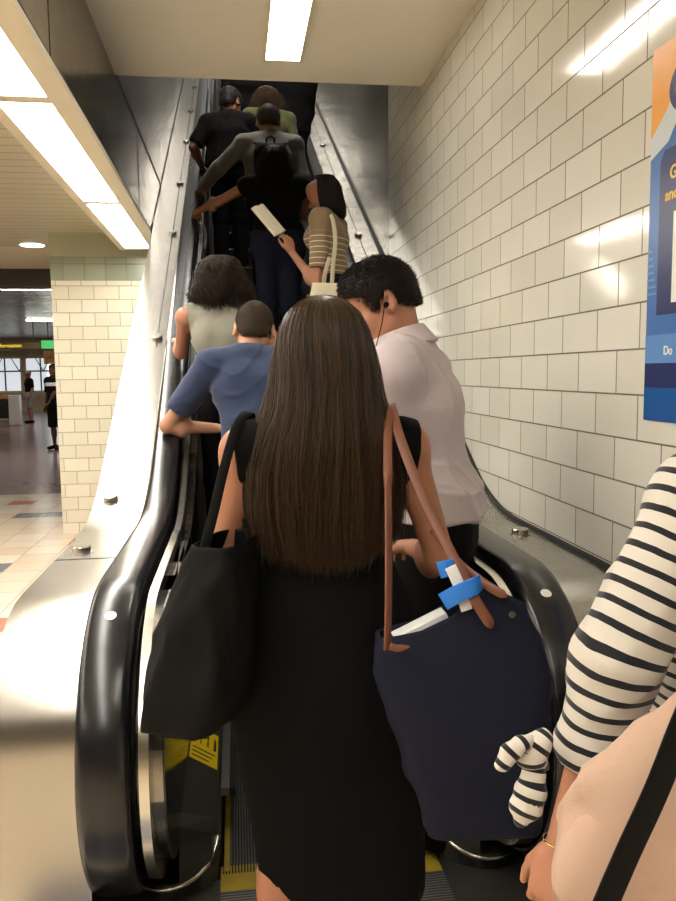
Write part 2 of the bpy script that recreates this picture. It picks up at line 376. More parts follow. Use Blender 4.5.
for s, nm in ((-1, 'left'), (1, 'right')):
    X = lambda d: CX + s * d
    # handrail: broad C-section rubber
    prof = [(-.060, -.030), (-.066, -.014), (-.060, -.002), (-.045, .004), (0, .006), (.045, .004), (.060, -.002), (.066, -.014), (.060, -.030), (.048, -.032), (-.048, -.032)]
    E(sweep('handrail', railpath(X(.615)), prof, M_rubber, esc))
    # black track below and beside the rail
    E(strip('handrail_guide', offset_path(RAIL, .022), offset_path(RAIL, .10), X(.555), X(.66), M_black, esc))
    # satin trim following the newel
    nt = 31
    E(strip('newel_trim', offset_path(RAIL, .03)[:nt], offset_path(RAIL, .075)[:nt], X(.505), X(.53), M_trim, esc, True))
    E(strip('balustrade_trim', offset_path(RAIL, .035)[nt - 1:], offset_path(RAIL, .075)[nt - 1:], X(.505), X(.53), M_gunmetal, esc, True))
    E(strip('trim_return', offset_path(RAIL, .075)[:nt], offset_path(RAIL, .085)[:nt], X(.475), X(.515), M_trim, esc, True))
    # vertical inner panel
    pin = offset_path(RAIL, .075)
    low = [(p[0], (max(.2, .2 + (p[1] - .98 + .075)) if p[0] > 2.6 else .2)) for p in pin]
    pan = [p for p in pin[2:]]
    poly = pan + [(END, zb(END) - .73)] + [(Y0, .2), (2.55, .2), (2.45, .16)]
    E(prism('inner_panel', poly, X(.47), X(.545), M_gloss, esc))
    for yy in (3.3, 5.2, 7.1, 9.0):
        zt = .98 + max(0, K * (yy - Y0)); E(box('panel_joint', (min(X(.468), X(.472)), yy, zt - .72), (max(X(.468), X(.472)), yy + .006, zt - .09), M_seam, esc))
    # newel base under and behind the nose
    E(prism('newel_core', [(NC[0] + (NR - .1) * cos(a), NC[1] + (NR - .1) * sin(a)) for a in [pi / 2 + pi * i / 20 for i in range(21)]], X(.53), X(.65), M_black, esc))
    # inner deck sloping to the skirt, with the rounded near end
    up = incl(.2, yk=3.55, start=2.36); lowp = incl(.135, yk=3.6, start=2.42)
    V = []; F = []
    for i in range(len(up)):
        V += [(X(.47), up[i][0], up[i][1]), (X(.365), lowp[i][0], lowp[i][1]), (X(.352), lowp[i][0], lowp[i][1] - .02), (X(.350), lowp[i][0], lowp[i][1] - .3)]
    for i in range(len(up) - 1):
        for j in range(3): F.append((4 * i + j, 4 * i + j + 1, 4 * i + 5 + j, 4 * i + 4 + j))
    # rounded near end
    b = len(V)
    for q_, (yy_, dz_) in enumerate(((2.30, .015), (2.26, .05), (2.235, .10), (2.228, .2))):
        V += [(X(.47), yy_, .2 - dz_), (X(.375), yy_ + .06, .13 - dz_ * .75), (X(.36), yy_ + .08, .10 - dz_), (X(.350), yy_ + .1, -.2)]
        a0 = 0 if q_ == 0 else b + 4 * (q_ - 1)
        for j in range(3): F.append((b + 4 * q_ + j, b + 4 * q_ + j + 1, a0 + j + 1, a0 + j))
    E(box('balustrade_base', (min(X(.36), X(.67)), 2.40, -.25), (max(X(.36), X(.67)), 4.2, .075), M_skirt, esc))
    E(tube('end_trim', [(X(.51 + .152 * cos(t_)), 2.40 - .175 * sin(t_), .035 + .06 * (1 - sin(t_))) for t_ in [pi - pi * q_ / 24 for q_ in range(25)]], .008, M_trim, esc))
    E(prism('end_plate', [(X(.358), 2.5)] + [(X(.51 + .152 * cos(t_)), 2.40 - .175 * sin(t_)) for t_ in [pi - pi * q_ / 24 for q_ in range(25)]] + [(X(.662), 2.5)][::1 if s > 0 else -1], .0, .05, M_gunmetal, esc, axis=2))
    me = mesh_from('skirt', V, F); o = link('inner_deck', me, M_skirt, esc); E(o)
    # skirt brush
    br = [(p[0], p[1] - .012) for p in incl(.135, yk=3.6, start=2.62)]
    E(strip('brush_holder', br, offset_path(br, .028), X(.352), X(.322), M_brush, esc))
    E(strip('brush_bristles', offset_path(br, .004), offset_path(br, .03), X(.322), X(.300), M_bristle, esc))
    # outer deck
    if s < 0:
        dk = incl(.93, start=2.36, r=1.2)
        nose = [(1.96, 0)] + [(1.96, .60)] + [(2.36 - .40 * cos(a), .60 + .33 * sin(a)) for a in [pi / 2 * i / 8 for i in range(1, 9)]]
        poly = nose + dk[1:] + [(END, 0)]
        xa, xb = X(.915), X(.672)
        # split as steel shell strip plus side wall
        top = nose + dk[1:]
        E(strip('outer_deck', top, [(p[0], p[1] - .015) if p[1] > .9 else (p[0] + .015, p[1]) for p in top], xa, xb, M_steel, esc, True))
        E(prism('truss_side', [(2.0, 0)] + [(p[0] + .02, p[1] - .02) for p in top[1:]] + [(END, 0)], xa - .004, xa + .012, M_steely, esc))
        E(box('deck_joint', (xa, 2.78, .929), (xb, 2.786, .9315), M_seam, esc))
    else:
        dk = incl(.93, start=2.36, r=1.2)
        nose = [(1.96, 0)] + [(1.96, .60)] + [(2.36 - .40 * cos(a), .60 + .33 * sin(a)) for a in [pi / 2 * i / 8 for i in range(1, 9)]]
        top = nose + dk[1:]
        E(strip('outer_deck', top, [(p[0], p[1] - .015) if p[1] > .9 else (p[0] + .015, p[1]) for p in top], X(.672), X(.932), M_steely, esc, True))
    # lengthwise seam through the knobs on the incline and the black wall bead
    dd = incl(.9315, start=4.6, r=1.2)
    sm = [(y_, zb(y_) + .002) for y_ in (4.9, END)]
    E(strip('deck_seam', sm, offset_path(sm, .004), X(.797 if s > 0 else .742), X(.803 if s > 0 else .748), M_seam, esc))
    wb = [(2.0, .945)] + incl(.945, start=2.36, r=1.2)[1:]
    if s > 0: E(strip('wall_bead', wb, offset_path(wb, .018), X(.918), X(.934), M_seam, esc))
    # round anti-slide knobs standing on the deck
    for y in (2.9, 3.6, 5.0, 6.6, 7.75, 9.1, 10.4, 11.7, 13.0):
        zz = float(np.interp(y, [p[0] for p in dk], [p[1] for p in dk]))
        ta = 0 if y < 3.2 else 18 if y < 4 else 30; nrm = (0, -sin(radians(ta)), cos(radians(ta)))
        kx = X(.845) if y < 4 else X(.80 if s > 0 else .745)
        k = disc('deck_knob', (kx, y, zz + .001), nrm, .033, .022, M_chrome, esc); E(k)
        E(disc('knob_base', (kx, y, zz), nrm, .042, .003, M_chrome, esc)) if y < 3.2 else None
    # monitoring dot on the handrail
    i = min(range(len(RAIL)), key=lambda q: abs(RAIL[q][0] - 2.08) + abs(RAIL[q][1] - .93) )
    pth = railpath(X(.615))[i]; E(disc('handrail_dot', Vector(pth[0]) + Vector(pth[2]) * .0055, pth[2], .016, .0012, M_white, esc))
E(prism('truss_pan', [(1.87, -.3), (3.3, -.3), (END, zb(END) - 1.35), (END, zb(END) - 1.6), (3.3, -.6), (1.87, -.6)], CX - .93, CX + .93, M_black, esc))
# outer deck lengthwise: comb plate, yellow comb, steps
E(box('landing_plate', (CX - .35, 1.85, -.08), (CX + .35, 2.24, .0), M_comb, esc))
E(box('landing_frame', (CX - .93, 1.85, -.09), (CX - .35, 2.3, -.002), M_skirt, esc)); E(box('landing_frame', (CX + .35, 1.85, -.09), (CX + .93, 2.3, -.002), M_skirt, esc))
cmb = []
n = 72; w = .70 / n; V = []; F = []
for i in range(n):     # comb with real teeth
    x0 = CX - .35 + i * w
    for (a, b_, y1) in ((x0, x0 + w * .5, 2.37), (x0 + w * .5, x0 + w, 2.33)):
        q = len(V); V += [(a, 2.24, .001), (b_, 2.24, .001), (b_, y1, -.004), (a, y1, -.004), (a, 2.24, -.03), (b_, 2.24, -.03), (b_, y1, -.02), (a, y1, -.02)]
        F += [(q, q + 1, q + 2, q + 3), (q + 7, q + 6, q + 5, q + 4), (q + 3, q + 2, q + 6, q + 7), (q + 1, q + 5, q + 6, q + 2), (q, q + 3, q + 7, q + 4)]
E(link('comb', mesh_from('comb', V, F), M_yellow, esc))
SD = .40
def nose_z(y): return max(-.004, -.004 + (0 if y < 2.9 else (y - 2.9) ** 2 * .42 if y < 3.58 else .194 + K * (y - 3.58)))
STEPS = []
y = 2.34
while y < 17.3:
    STEPS.append((y, y + SD, nose_z(y + .2))); y += SD
def tread(y):
    for a, b, z in STEPS:
        if a <= y < b: return z
    return 0
V0 = None
for k, (a, b, z) in enumerate(STEPS):
    pz = STEPS[k - 1][2] if k else -.03
    # cleated tread and riser as one profile
    prof = [(a, pz - .06), (a, z - .006), (a + .008, z), (b + .02, z), (b + .02, z - .05), (a + .05, pz - .08)]
    E(prism('step', prof, CX - .34, CX + .34, M_tread, esc))
    if k < 14:
        for xx in (CX - .34, CX + .322): E(box('step_edge_line', (xx, a + .004, z + .0005), (xx + .018, b, z + .002), M_yellow, esc))
# ---------------------------------------------------------------- far concourse seen past the pier
M_farceil = brushed('mirror_slat_ceiling', srgb(120, 110, 94), .25, 0, .004, 7, 1)
M_glassd = Mat('barrier_glass', srgb(60, 72, 62), .06, 0, .5, Transmission_Weight=.5, IOR=1.45).m
M_orange = mottled('orange_enamel', srgb(214, 150, 84), .35, .05)
M_whitep = mottled('white_enamel', srgb(232, 228, 218), .35, .03)
M_greens = Mat('green_sign', srgb(62, 150, 84), .4).emit(srgb(62, 160, 90), .35).m
M_goldt = Mat('gold_lettering', srgb(240, 206, 60), .4).emit(srgb(240, 206, 60), .6).m
M_olive = mottled('olive_sign_board', srgb(92, 74, 34), .4, .06)
M_trussm = mottled('truss_paint', srgb(120, 108, 86), .4, .05, metal=.3)
M_lit = light_mat('lit_panel', (1, .98, .93, 1), .7)
M_litw = light_mat('window_glow', (.86, .93, 1, 1), .3)
M_strip = light_mat('lobby_strip', (1, .96, .88, 1), 14)
M_beige = mottled('beige_wall', srgb(150, 128, 96), .5, .08)
struct(box('ceiling_lobby_far', (-25, 10.9, 3.3), (4, 38, 3.4), M_farceil))
struct(box('wall_far', (-25, 38, -.2), (4, 38.2, 5), M_beige))
for i, (x, y) in enumerate(((-4.9, 14.2), (-3.6, 16.0), (-8.2, 20.0), (-5.4, 25.0), (-9.3, 27.0))):
    w = empty('lobby_light', (x, y, 3.296), 'white strip light in the reflective lobby ceiling beyond the pier', 'ceiling light', 'strip lights of the far lobby')
    box('diffuser', (-.9, -.1, -.03), (.9, .1, 0), M_strip, w)
sg = empty('information_sign', (-7.2, 26, 2.45), 'dark hanging board with gold information lettering in the far lobby', 'sign')
box('board', (-1.6, -.03, 0), (1.0, .05, .2), M_olive, sg)
text('lettering', 'information', (-.35, -.035, .05), (pi / 2, 0, 0), .17, M_goldt, sg)
for x in (-1.3, .8): box('hanger', (x, 0, .2), (x + .03, .03, .85), M_dark, sg)
gs = empty('green_sign', (-6.0, 26, 2.45), 'small green sign beside the information board in the far lobby', 'sign')
box('board', (-.15, -.03, 0), (.3, .05, .26), M_greens, gs); box('hanger', (.05, 0, .26), (.08, .03, .85), M_dark, gs)
# lattice truss
tr = empty('lattice_truss', (-9, 28, 1.75), 'long lattice truss spanning the far lobby under the information sign', 'truss')
m_ = []
for zz in (0, .72): tube('chord', [(-4, 0, zz), (3.2, 0, zz)], .03, M_trussm, tr, 6)
for i in range(9):
    x0 = -4 + i * .8; tube('brace', [(x0, 0, 0), (x0 + .4, 0, .72), (x0 + .8, 0, 0)], .02, M_trussm, tr, 6)
for x in (-3.9, 3.1): box('post', (x, -.05, -1.75), (x + .1, .05, 0), M_trussm, tr)
kb = empty('lit_kiosk', (-6.35, 29, 0), 'bright white lit kiosk panel under an orange header in the far lobby', 'kiosk')
box('lit_panel', (-.35, 0, .4), (.6, .12, 2.0), M_lit, kb, .01); box('header', (-.45, -.02, 2.0), (.7, .2, 2.5), M_orange, kb, .02); box('plinth', (-.35, 0, 0), (.6, .2, .4), M_whitep, kb)
gb = empty('glass_barrier', (-8.3, 26, 0), 'long low glass barrier with an orange top rail in the far lobby', 'barrier')
box('glass', (-3, 0, .22), (1.05, .03, .86), M_glassd, gb); box('top_rail', (-3, -.04, .86), (1.1, .08, .98), M_orange, gb, .02)
box('kick_plate', (-3, -.02, 0), (1.05, .05, .2), M_chrome, gb)
for x in (-2.2, -1.0, .2): box('post', (x, -.03, 0), (x + .05, .05, .88), M_chrome, gb)
box('end_post', (1.05, -.08, 0), (1.4, .2, .98), M_whitep, gb, .03)
for i, x in enumerate((-14.5, -12.9, -11.3, -9.7, -8.1)):
    w_ = struct(box('window_%d' % (i + 1), (x, 37.9, .9), (x + 1.3, 37.99, 2.4), M_litw)); struct(w_)
    box('window_mullion', (x + .62, 37.86, .9), (x + .68, 37.9, 2.4), M_dark, w_)
# ---------------------------------------------------------------- poster on the right wall
M_pblue = mottled('poster_mid_blue', srgb(62, 106, 168), .3, .06, 8)
M_pnavy = Mat('poster_navy', srgb(34, 44, 92), .3).m
M_plight = Mat('poster_light_blue', srgb(92, 136, 192), .3).m
M_pdeep = Mat('poster_deep_blue', srgb(24, 84, 150), .3).m
M_porange = mottled('poster_orange', srgb(226, 158, 62), .3, .15, 5)
M_pgrey = Mat('poster_pale', srgb(196, 204, 206), .3).m
M_pwhite = Mat('poster_white', srgb(228, 228, 220), .35).m
M_pred = Mat('poster_red', srgb(190, 36, 44), .3).m
M_pgold = Mat('poster_gold', srgb(232, 190, 84), .35).m
po = empty('wall_poster', (1.2, 1.85, 1.43), 'blue and orange poster with gold lettering on the white tiled wall', 'poster')
PX = -.004
def pq(name, y0, y1, z0, z1, d, mat):   # y measured from the poster's far (left) edge towards the camera
    return box(name, (-.004 - d, .29 - y1, z0), (-.0005 - d * .5, .29 - y0, z1), mat, po)
pq('sheet', 0, .80, 0, 1.04, 0, M_pblue)
pq('deep_blue_band', 0, .80, 0, .095, .0012, M_pdeep)
pq('navy_band', 0, .80, .095, .165, .0012, M_pnavy)
pq('light_band', 0, .80, .165, .245, .0012, M_plight)
def pshape(name, pts, d, mat):
    return prism(name, [(.29 - a, b) for a, b in pts], -.004 - d, -.0005 - d * .5, mat, po)
pshape('orange_corner', [(0, .80), (0, 1.04), (.8, 1.04), (.8, .98), (.3, .97), (.15, .93), (.07, .85)], .0012, M_porange)
pshape('pale_swoosh', [(0, .74), (0, .80), (.07, .85), (.15, .93), (.3, .97), (.8, .98), (.8, .93), (.3, .90), (.17, .86), (.09, .77)], .001, M_pgrey)
pshape('navy_panel', [(.055, .30), (.055, .72), (.075, .75), (.74, .75), (.75, .72), (.75, .30)], .0016, M_pnavy)
pshape('white_panel', [(.13, .33), (.13, .575), (.67, .575), (.67, .33)], .0024, M_pwhite)
for i in range(7): pq('tint_line', .0, .05 - i * .004, .36 + i * .02, .366 + i * .02, .0012, M_plight)
Vr = [(.22 + .13 * cos(a) , .90 + .085 * sin(a)) for a in [2 * pi * k / 32 for k in range(32)]]
pshape('navy_oval', Vr, .002, M_pnavy)
pshape('red_ring', [(.22 + .10 * cos(a), .90 + .062 * sin(a)) for a in [2 * pi * k / 32 for k in range(32)]], .0028, M_pred)
pshape('oval_centre', [(.22 + .065 * cos(a), .90 + .038 * sin(a)) for a in [2 * pi * k / 32 for k in range(32)]], .0036, M_pnavy)
rt = (pi / 2, 0, -pi / 2)
text('lettering', 'G', (-.006, .29 - .105, .665), rt, .05, M_pgold, po, .001); text('lettering', 'and', (-.006, .29 - .085, .61), rt, .045, M_pgold, po, .001)
text('lettering', 'Do', (-.0066, .29 - .10, .188), rt, .035, M_pwhite, po, .0008)
# ---------------------------------------------------------------- yellow safety sticker on the inner deck
M_sty = Mat('sticker_yellow', srgb(242, 214, 20), .4).m; M_stk = Mat('sticker_black', srgb(20, 18, 12), .5).m
def deck_pt(t, y):       # t 0..1 across the sloping inner deck (left side), follows its slope
    return Vector((CX - .47 + t * .105, y, .2 - t * .065 + .0025))
def decal(name, pts, mat, h, parent):
    top = [deck_pt(t, y) + Vector((0, 0, h)) for t, y in pts]; bot = [deck_pt(t, y) + Vector((0, 0, -.001)) for t, y in pts]; n = len(pts)
    return link(name, mesh_from(name, top + bot, [tuple(range(n)), tuple(range(n, 2 * n))[::-1]] + [(i, (i + 1) % n, n + (i + 1) % n, n + i) for i in range(n)]), mat, parent)
SY0, SY1 = 2.72, 2.98
def sp(u, v): return (.04 + u * .94, SY0 + v * (SY1 - SY0))
E(decal('safety_sticker', [sp(0, 0), sp(1, 0), sp(1, 1), sp(0, 1)], M_sty, .0008, esc)); stk = esc.children[-1]
def glyph(pts, nm='sticker_figure'): 
    o = decal(nm, [sp(*p) for p in pts], M_stk, .0014, esc); E(o); return o
def man(cx, s=1, lean=0):
    glyph([(cx - .028 * s, .50), (cx - .012 * s, .72), (cx - .022 * s, .80), (cx, .88), (cx + .022 * s, .80), (cx + .012 * s, .72), (cx + .028 * s, .50), (cx + .012 * s, .50), (cx, .60), (cx - .012 * s, .50)])
for cx in (.10, .88):
    glyph([(cx - .05, .48), (cx - .04, .74), (cx - .015, .86), (cx + .015, .86), (cx + .04, .74), (cx + .05, .48)], 'sticker_panel')
man(.36, 1.1); man(.62, 1.5)
glyph([(.38, .70), (.60, .80), (.60, .76), (.38, .66)], 'sticker_arm')
for k in range(3): glyph([(.08, .36 - k * .12), (.9 - .1 * k, .36 - k * .12), (.9 - .1 * k, .33 - k * .12), (.08, .33 - k * .12)], 'sticker_text_line')
# ================================================================ figures: implicit-surface modelling
def nrmz(v): v = np.asarray(v, float); return v / (np.linalg.norm(v) + 1e-12)
def A(*v): return np.array(v, float)
def rotm(ax, deg):
    a = radians(deg); ax = nrmz(ax); c, s = cos(a), sin(a); x, y, z = ax
    return np.array([[c + x * x * (1 - c), x * y * (1 - c) - z * s, x * z * (1 - c) + y * s], [y * x * (1 - c) + z * s, c + y * y * (1 - c), y * z * (1 - c) - x * s], [z * x * (1 - c) - y * s, z * y * (1 - c) + x * s, c + z * z * (1 - c)]])
class Vol:
    def __init__(s, lo, hi, h):
        s.h = h; s.lo = A(*lo); n = np.ceil((A(*hi) - s.lo) / h).astype(int) + 1
        s.ax = [(s.lo[i] + h * np.arange(n[i])).astype(np.float32) for i in range(3)]
        s.D = np.full(n, 1.0, np.float32)
    def blk(s, lo, hi):
        sl = []
        for i in range(3):
            a = int(max(0, math.floor((lo[i] - s.lo[i]) / s.h))); b = int(min(len(s.ax[i]), math.ceil((hi[i] - s.lo[i]) / s.h) + 1))
            if b <= a: return None
            sl.append(slice(a, b))
        return tuple(sl)
    def grid(s, sl): return s.ax[0][sl[0]][:, None, None], s.ax[1][sl[1]][None, :, None], s.ax[2][sl[2]][None, None, :]
    def put(s, fn, lo, hi, k, op='u'):
        m = k + 2.5 * s.h; sl = s.blk(A(*lo) - m, A(*hi) + m)
        if sl is None: return
        d = fn(*s.grid(sl)).astype(np.float32); D = s.D[sl]
        if op == 'u':
            if k > 0: h = np.maximum(k - np.abs(D - d), 0) / k; s.D[sl] = np.minimum(D, d) - h * h * k * .25
            else: s.D[sl] = np.minimum(D, d)
        else:
            d = -d
            if k > 0: h = np.maximum(k - np.abs(D - d), 0) / k; s.D[sl] = np.maximum(D, d) + h * h * k * .25
            else: s.D[sl] = np.maximum(D, d)
    def cap(s, a, b, ra, rb, k=.02, flat=None, op='u', cutb=False, cuta=False):
        a = A(*a); b = A(*b); R = max(ra, rb); m = R * (flat[1] if flat else 1)
        lo = np.minimum(a, b) - max(R, m); hi = np.maximum(a, b) + max(R, m)
        def fn(X, Y, Z):
            px, py, pz = X - a[0], Y - a[1], Z - a[2]; ba = b - a
            if flat:
                w = nrmz(flat[0]); q = (1 / flat[1] - 1); t = (px * w[0] + py * w[1] + pz * w[2]) * q
                px = px + t * w[0]; py = py + t * w[1]; pz = pz + t * w[2]; ba = ba + w * (ba @ w) * q
            L = ba @ ba + 1e-12; h = np.clip((px * ba[0] + py * ba[1] + pz * ba[2]) / L, 0, 1)
            d = np.sqrt((px - h * ba[0]) ** 2 + (py - h * ba[1]) ** 2 + (pz - h * ba[2]) ** 2) - (ra + (rb - ra) * h)
            u = nrmz(b - a)
            if cutb: d = np.maximum(d, (X - b[0]) * u[0] + (Y - b[1]) * u[1] + (Z - b[2]) * u[2])
            if cuta: d = np.maximum(d, -((X - a[0]) * u[0] + (Y - a[1]) * u[1] + (Z - a[2]) * u[2]))
            return d
        s.put(fn, lo, hi, k, op)
    def ell(s, c, r, R=None, k=.015, op='u'):
        c = A(*c); r = A(*r); R = np.eye(3) if R is None else R; m = max(r)
        def fn(X, Y, Z):
            px, py, pz = X - c[0], Y - c[1], Z - c[2]
            q = [(px * R[0, i] + py * R[1, i] + pz * R[2, i]) for i in range(3)]
            n = np.sqrt(sum((q[i] / r[i]) ** 2 for i in range(3))); g = np.sqrt(sum((q[i] / r[i] ** 2) ** 2 for i in range(3))) + 1e-9
            return n * (n - 1) / g
        s.put(fn, c - m, c + m, k, op)
    def rbox(s, c, hf, R=None, rad=.01, k=.0, op='u'):
        c = A(*c); hf = A(*hf) - rad; R = np.eye(3) if R is None else R; m = np.linalg.norm(hf) + rad
        def fn(X, Y, Z):
            px, py, pz = X - c[0], Y - c[1], Z - c[2]
            q = [np.abs(px * R[0, i] + py * R[1, i] + pz * R[2, i]) - hf[i] for i in range(3)]
            return np.sqrt(sum(np.maximum(t, 0) ** 2 for t in q)) + np.minimum(np.maximum(np.maximum(q[0], q[1]), q[2]), 0) - rad
        s.put(fn, c - m, c + m, k, op)
    def plane(s, p, n):      # cut away the side n points to
        n = nrmz(n); X, Y, Z = s.grid((slice(None),) * 3)
        s.D = np.maximum(s.D, ((X - p[0]) * n[0] + (Y - p[1]) * n[1] + (Z - p[2]) * n[2]).astype(np.float32))
    def cutfn(s, fn): X, Y, Z = s.grid((slice(None),) * 3); s.D = np.maximum(s.D, fn(X, Y, Z).astype(np.float32))
    def surf(s):
        D = s.D; D[0] = D[-1] = 1; D[:, 0] = D[:, -1] = 1; D[:, :, 0] = D[:, :, -1] = 1
        I = D < 0; nx, ny, nz = D.shape
        c = np.zeros((nx - 1, ny - 1, nz - 1), np.int8)
        for dx in (0, 1):
            for dy in (0, 1):
                for dz in (0, 1): c += I[dx:nx - 1 + dx, dy:ny - 1 + dy, dz:nz - 1 + dz]
        act = (c > 0) & (c < 8); idx = np.argwhere(act); N = len(idx)
        if N == 0: return np.zeros((0, 3)), np.zeros((0, 4), int)
        cid = np.full(act.shape, -1, np.int32); cid[act] = np.arange(N)
        co = {}
        for dx in (0, 1):
            for dy in (0, 1):
                for dz in (0, 1): co[dx, dy, dz] = D[idx[:, 0] + dx, idx[:, 1] + dy, idx[:, 2] + dz]
        acc = np.zeros((N, 3), np.float32); cnt = np.zeros(N, np.float32)
        for a_ in range(3):
            o = [i for i in range(3) if i != a_]
            for u in (0, 1):
                for v in (0, 1):
                    k0 = [0, 0, 0]; k0[o[0]] = u; k0[o[1]] = v; k1 = list(k0); k1[a_] = 1
                    d0, d1 = co[tuple(k0)], co[tuple(k1)]; m = (d0 < 0) != (d1 < 0); t = np.where(m, d0 / np.where(m, d0 - d1, 1), 0)
                    P = np.tile(np.array(k0, np.float32), (N, 1)); P[:, a_] = t; acc += P * m[:, None]; cnt += m
        V = (idx + acc / cnt[:, None]) * s.h + s.lo
        Q = []
        for a_ in range(3):
            sl0 = [slice(1, -1)] * 3; sl1 = [slice(1, -1)] * 3; sl0[a_] = slice(0, -1); sl1[a_] = slice(1, None)
            i0 = I[tuple(sl0)]; i1 = I[tuple(sl1)]; ch = np.argwhere(i0 != i1)
            if not len(ch): continue
            off = np.array([1, 1, 1]); off[a_] = 0; g = ch + off; sgn = i0[tuple(ch.T)]
            b, c_ = [(1, 2), (2, 0), (0, 1)][a_]
            def cell(db, dc):
                q = g.copy(); q[:, b] -= db; q[:, c_] -= dc; return cid[tuple(q.T)]
            q4 = np.stack([cell(1, 1), cell(0, 1), cell(0, 0), cell(1, 0)], 1)
            q4[~sgn] = q4[~sgn][:, ::-1]; Q.append(q4)
        return V, np.concatenate(Q)
def vnormals(V, Q):
    N = np.zeros_like(V); n = np.cross(V[Q[:, 2]] - V[Q[:, 0]], V[Q[:, 3]] - V[Q[:, 1]])
    for j in range(4):
        for c in range(3): N[:, c] += np.bincount(Q[:, j], n[:, c], len(V))
    return N / (np.linalg.norm(N, axis=1, keepdims=True) + 1e-12)
def folds(V, amp, freq=9, dir_=(0, 0, 1), seed=0, sharp=1.5):
    """soft cloth creases running roughly along dir_"""
    r = np.random.default_rng(seed); d = nrmz(dir_); out = np.zeros(len(V))
    s = nrmz(np.cross(d, (.3, .9, .2))); t = np.cross(d, s)
    for i in range(4):
        w = sum(np.sin(V @ r.normal(0, 1, 3) * freq * .8 + r.uniform(0, 6)) for _ in range(3)) * .7
        a = r.uniform(0, 2 * pi); u = (s * cos(a) + t * sin(a)) + d * r.normal(0, .35)
        ph = V @ u * freq * (2 + i * 1.3) + w * 1.3 + r.uniform(0, 6)
        mask = np.clip(.5 + np.sin(V @ r.normal(0, 1, 3) * freq * .6 + r.uniform(0, 6)), 0, 1)
        out += (1 - np.abs(np.sin(ph))) ** sharp * mask / (1 + i * .5)
    return (out - out.mean()) * amp
def skin_obj(name, vol, mat, parent, fold=None, smooth=0, attr=None, extra=None, post=None):
    V, Q = vol.surf()
    if fold: V = V + vnormals(V, Q) * folds(V, *fold[:1], **fold[1])[:, None]
    if post is not None: V = post(V)
    me = quads_mesh(name, V, Q)
    if attr is not None:
        a = me.attributes.new(attr[0], 'FLOAT', 'POINT'); a.data.foreach_set('value', np.asarray(attr[1](V), np.float32))
    o = link(name, me, mat, parent)
    return o
def frame(fwd, up=(0, 0, 1)):
    f = nrmz(fwd); r = nrmz(np.cross(f, up)); u = np.cross(r, f); return np.stack([r, f, u], 1)      # columns right, forward, up
def head_frame(yaw=0, pitch=0, roll=0):   # yaw + turns left, pitch + looks down
    return rotm((0, 0, 1), yaw) @ rotm((1, 0, 0), -pitch) @ rotm((0, 1, 0), roll)
def ik(sh, hand, pole, la=.285, lb=.25):
    sh = A(*sh); hand = A(*hand); v = hand - sh; d = np.linalg.norm(v); L = la + lb
    if d > L * .995: hand = sh + v / d * L * .995; v = hand - sh; d = np.linalg.norm(v)
    x = (la * la - lb * lb + d * d) / (2 * d); h = sqrt(max(la * la - x * x, 0)); u = v / d; p = A(*pole) - u * (A(*pole) @ u)
    return sh + u * x + nrmz(p) * h, hand
def hand_sdf(V, w, d, n, side, curl=(25, 30, 20), spread=1.0, k=.008, s=1.0, thumb=35):
    """w wrist, d direction of the fingers, n back-of-hand normal, side=+1 when the thumb lies along +cross(d,n)"""
    d = nrmz(d); n = nrmz(A(*n) - d * (A(*n) @ d)); l = np.cross(d, n) * side; w = A(*w)
    kn = []
    for i, (o, L) in enumerate(((.026, .088), (.009, .092), (-.009, .088), (-.026, .080))):
        p = w + d * L * s + l * o * s; kn.append(p); V.cap(w + l * o * .55 * s + d * .01, p, .0145 * s, .0105 * s, .012)
    V.ell(w + d * .05 * s, (.038 * s, .045 * s, .014 * s), np.stack([l, d, n], 1), .012)
    for i, (L, r) in enumerate(((.072, .0088), (.080, .009), (.075, .0085), (.058, .0075))):
        p = kn[i]; dd = nrmz(d + l * (1.5 - i) * .07 * spread)
        for j, (fr, c) in enumerate(zip((.45, .31, .24), curl)):
            dd = rotm(l * side, -c if True else c) @ dd if False else nrmz(dd * cos(radians(c)) - nrmz(np.cross(np.cross(dd, -n) , dd)) * 0) if c == 0 else nrmz(rotm(np.cross(n, d), c) @ dd)
            q = p + dd * L * fr * s; V.cap(p, q, r * s * (1 - .08 * j), r * s * (.94 - .1 * j), .003); p = q
    b = w + d * .02 * s + l * .022 * s; m = b + nrmz(d * cos(radians(thumb)) + l * sin(radians(thumb)) - n * .35) * .045 * s
    V.cap(b, m, .016 * s, .0115 * s, .01); e = m + nrmz(d * .9 + l * .25 - n * .3) * .032 * s; V.cap(m, e, .0105 * s, .009 * s, .004); V.cap(e, e + nrmz(d + l * .05 - n * .15) * .024 * s, .009 * s, .0075 * s, .003)
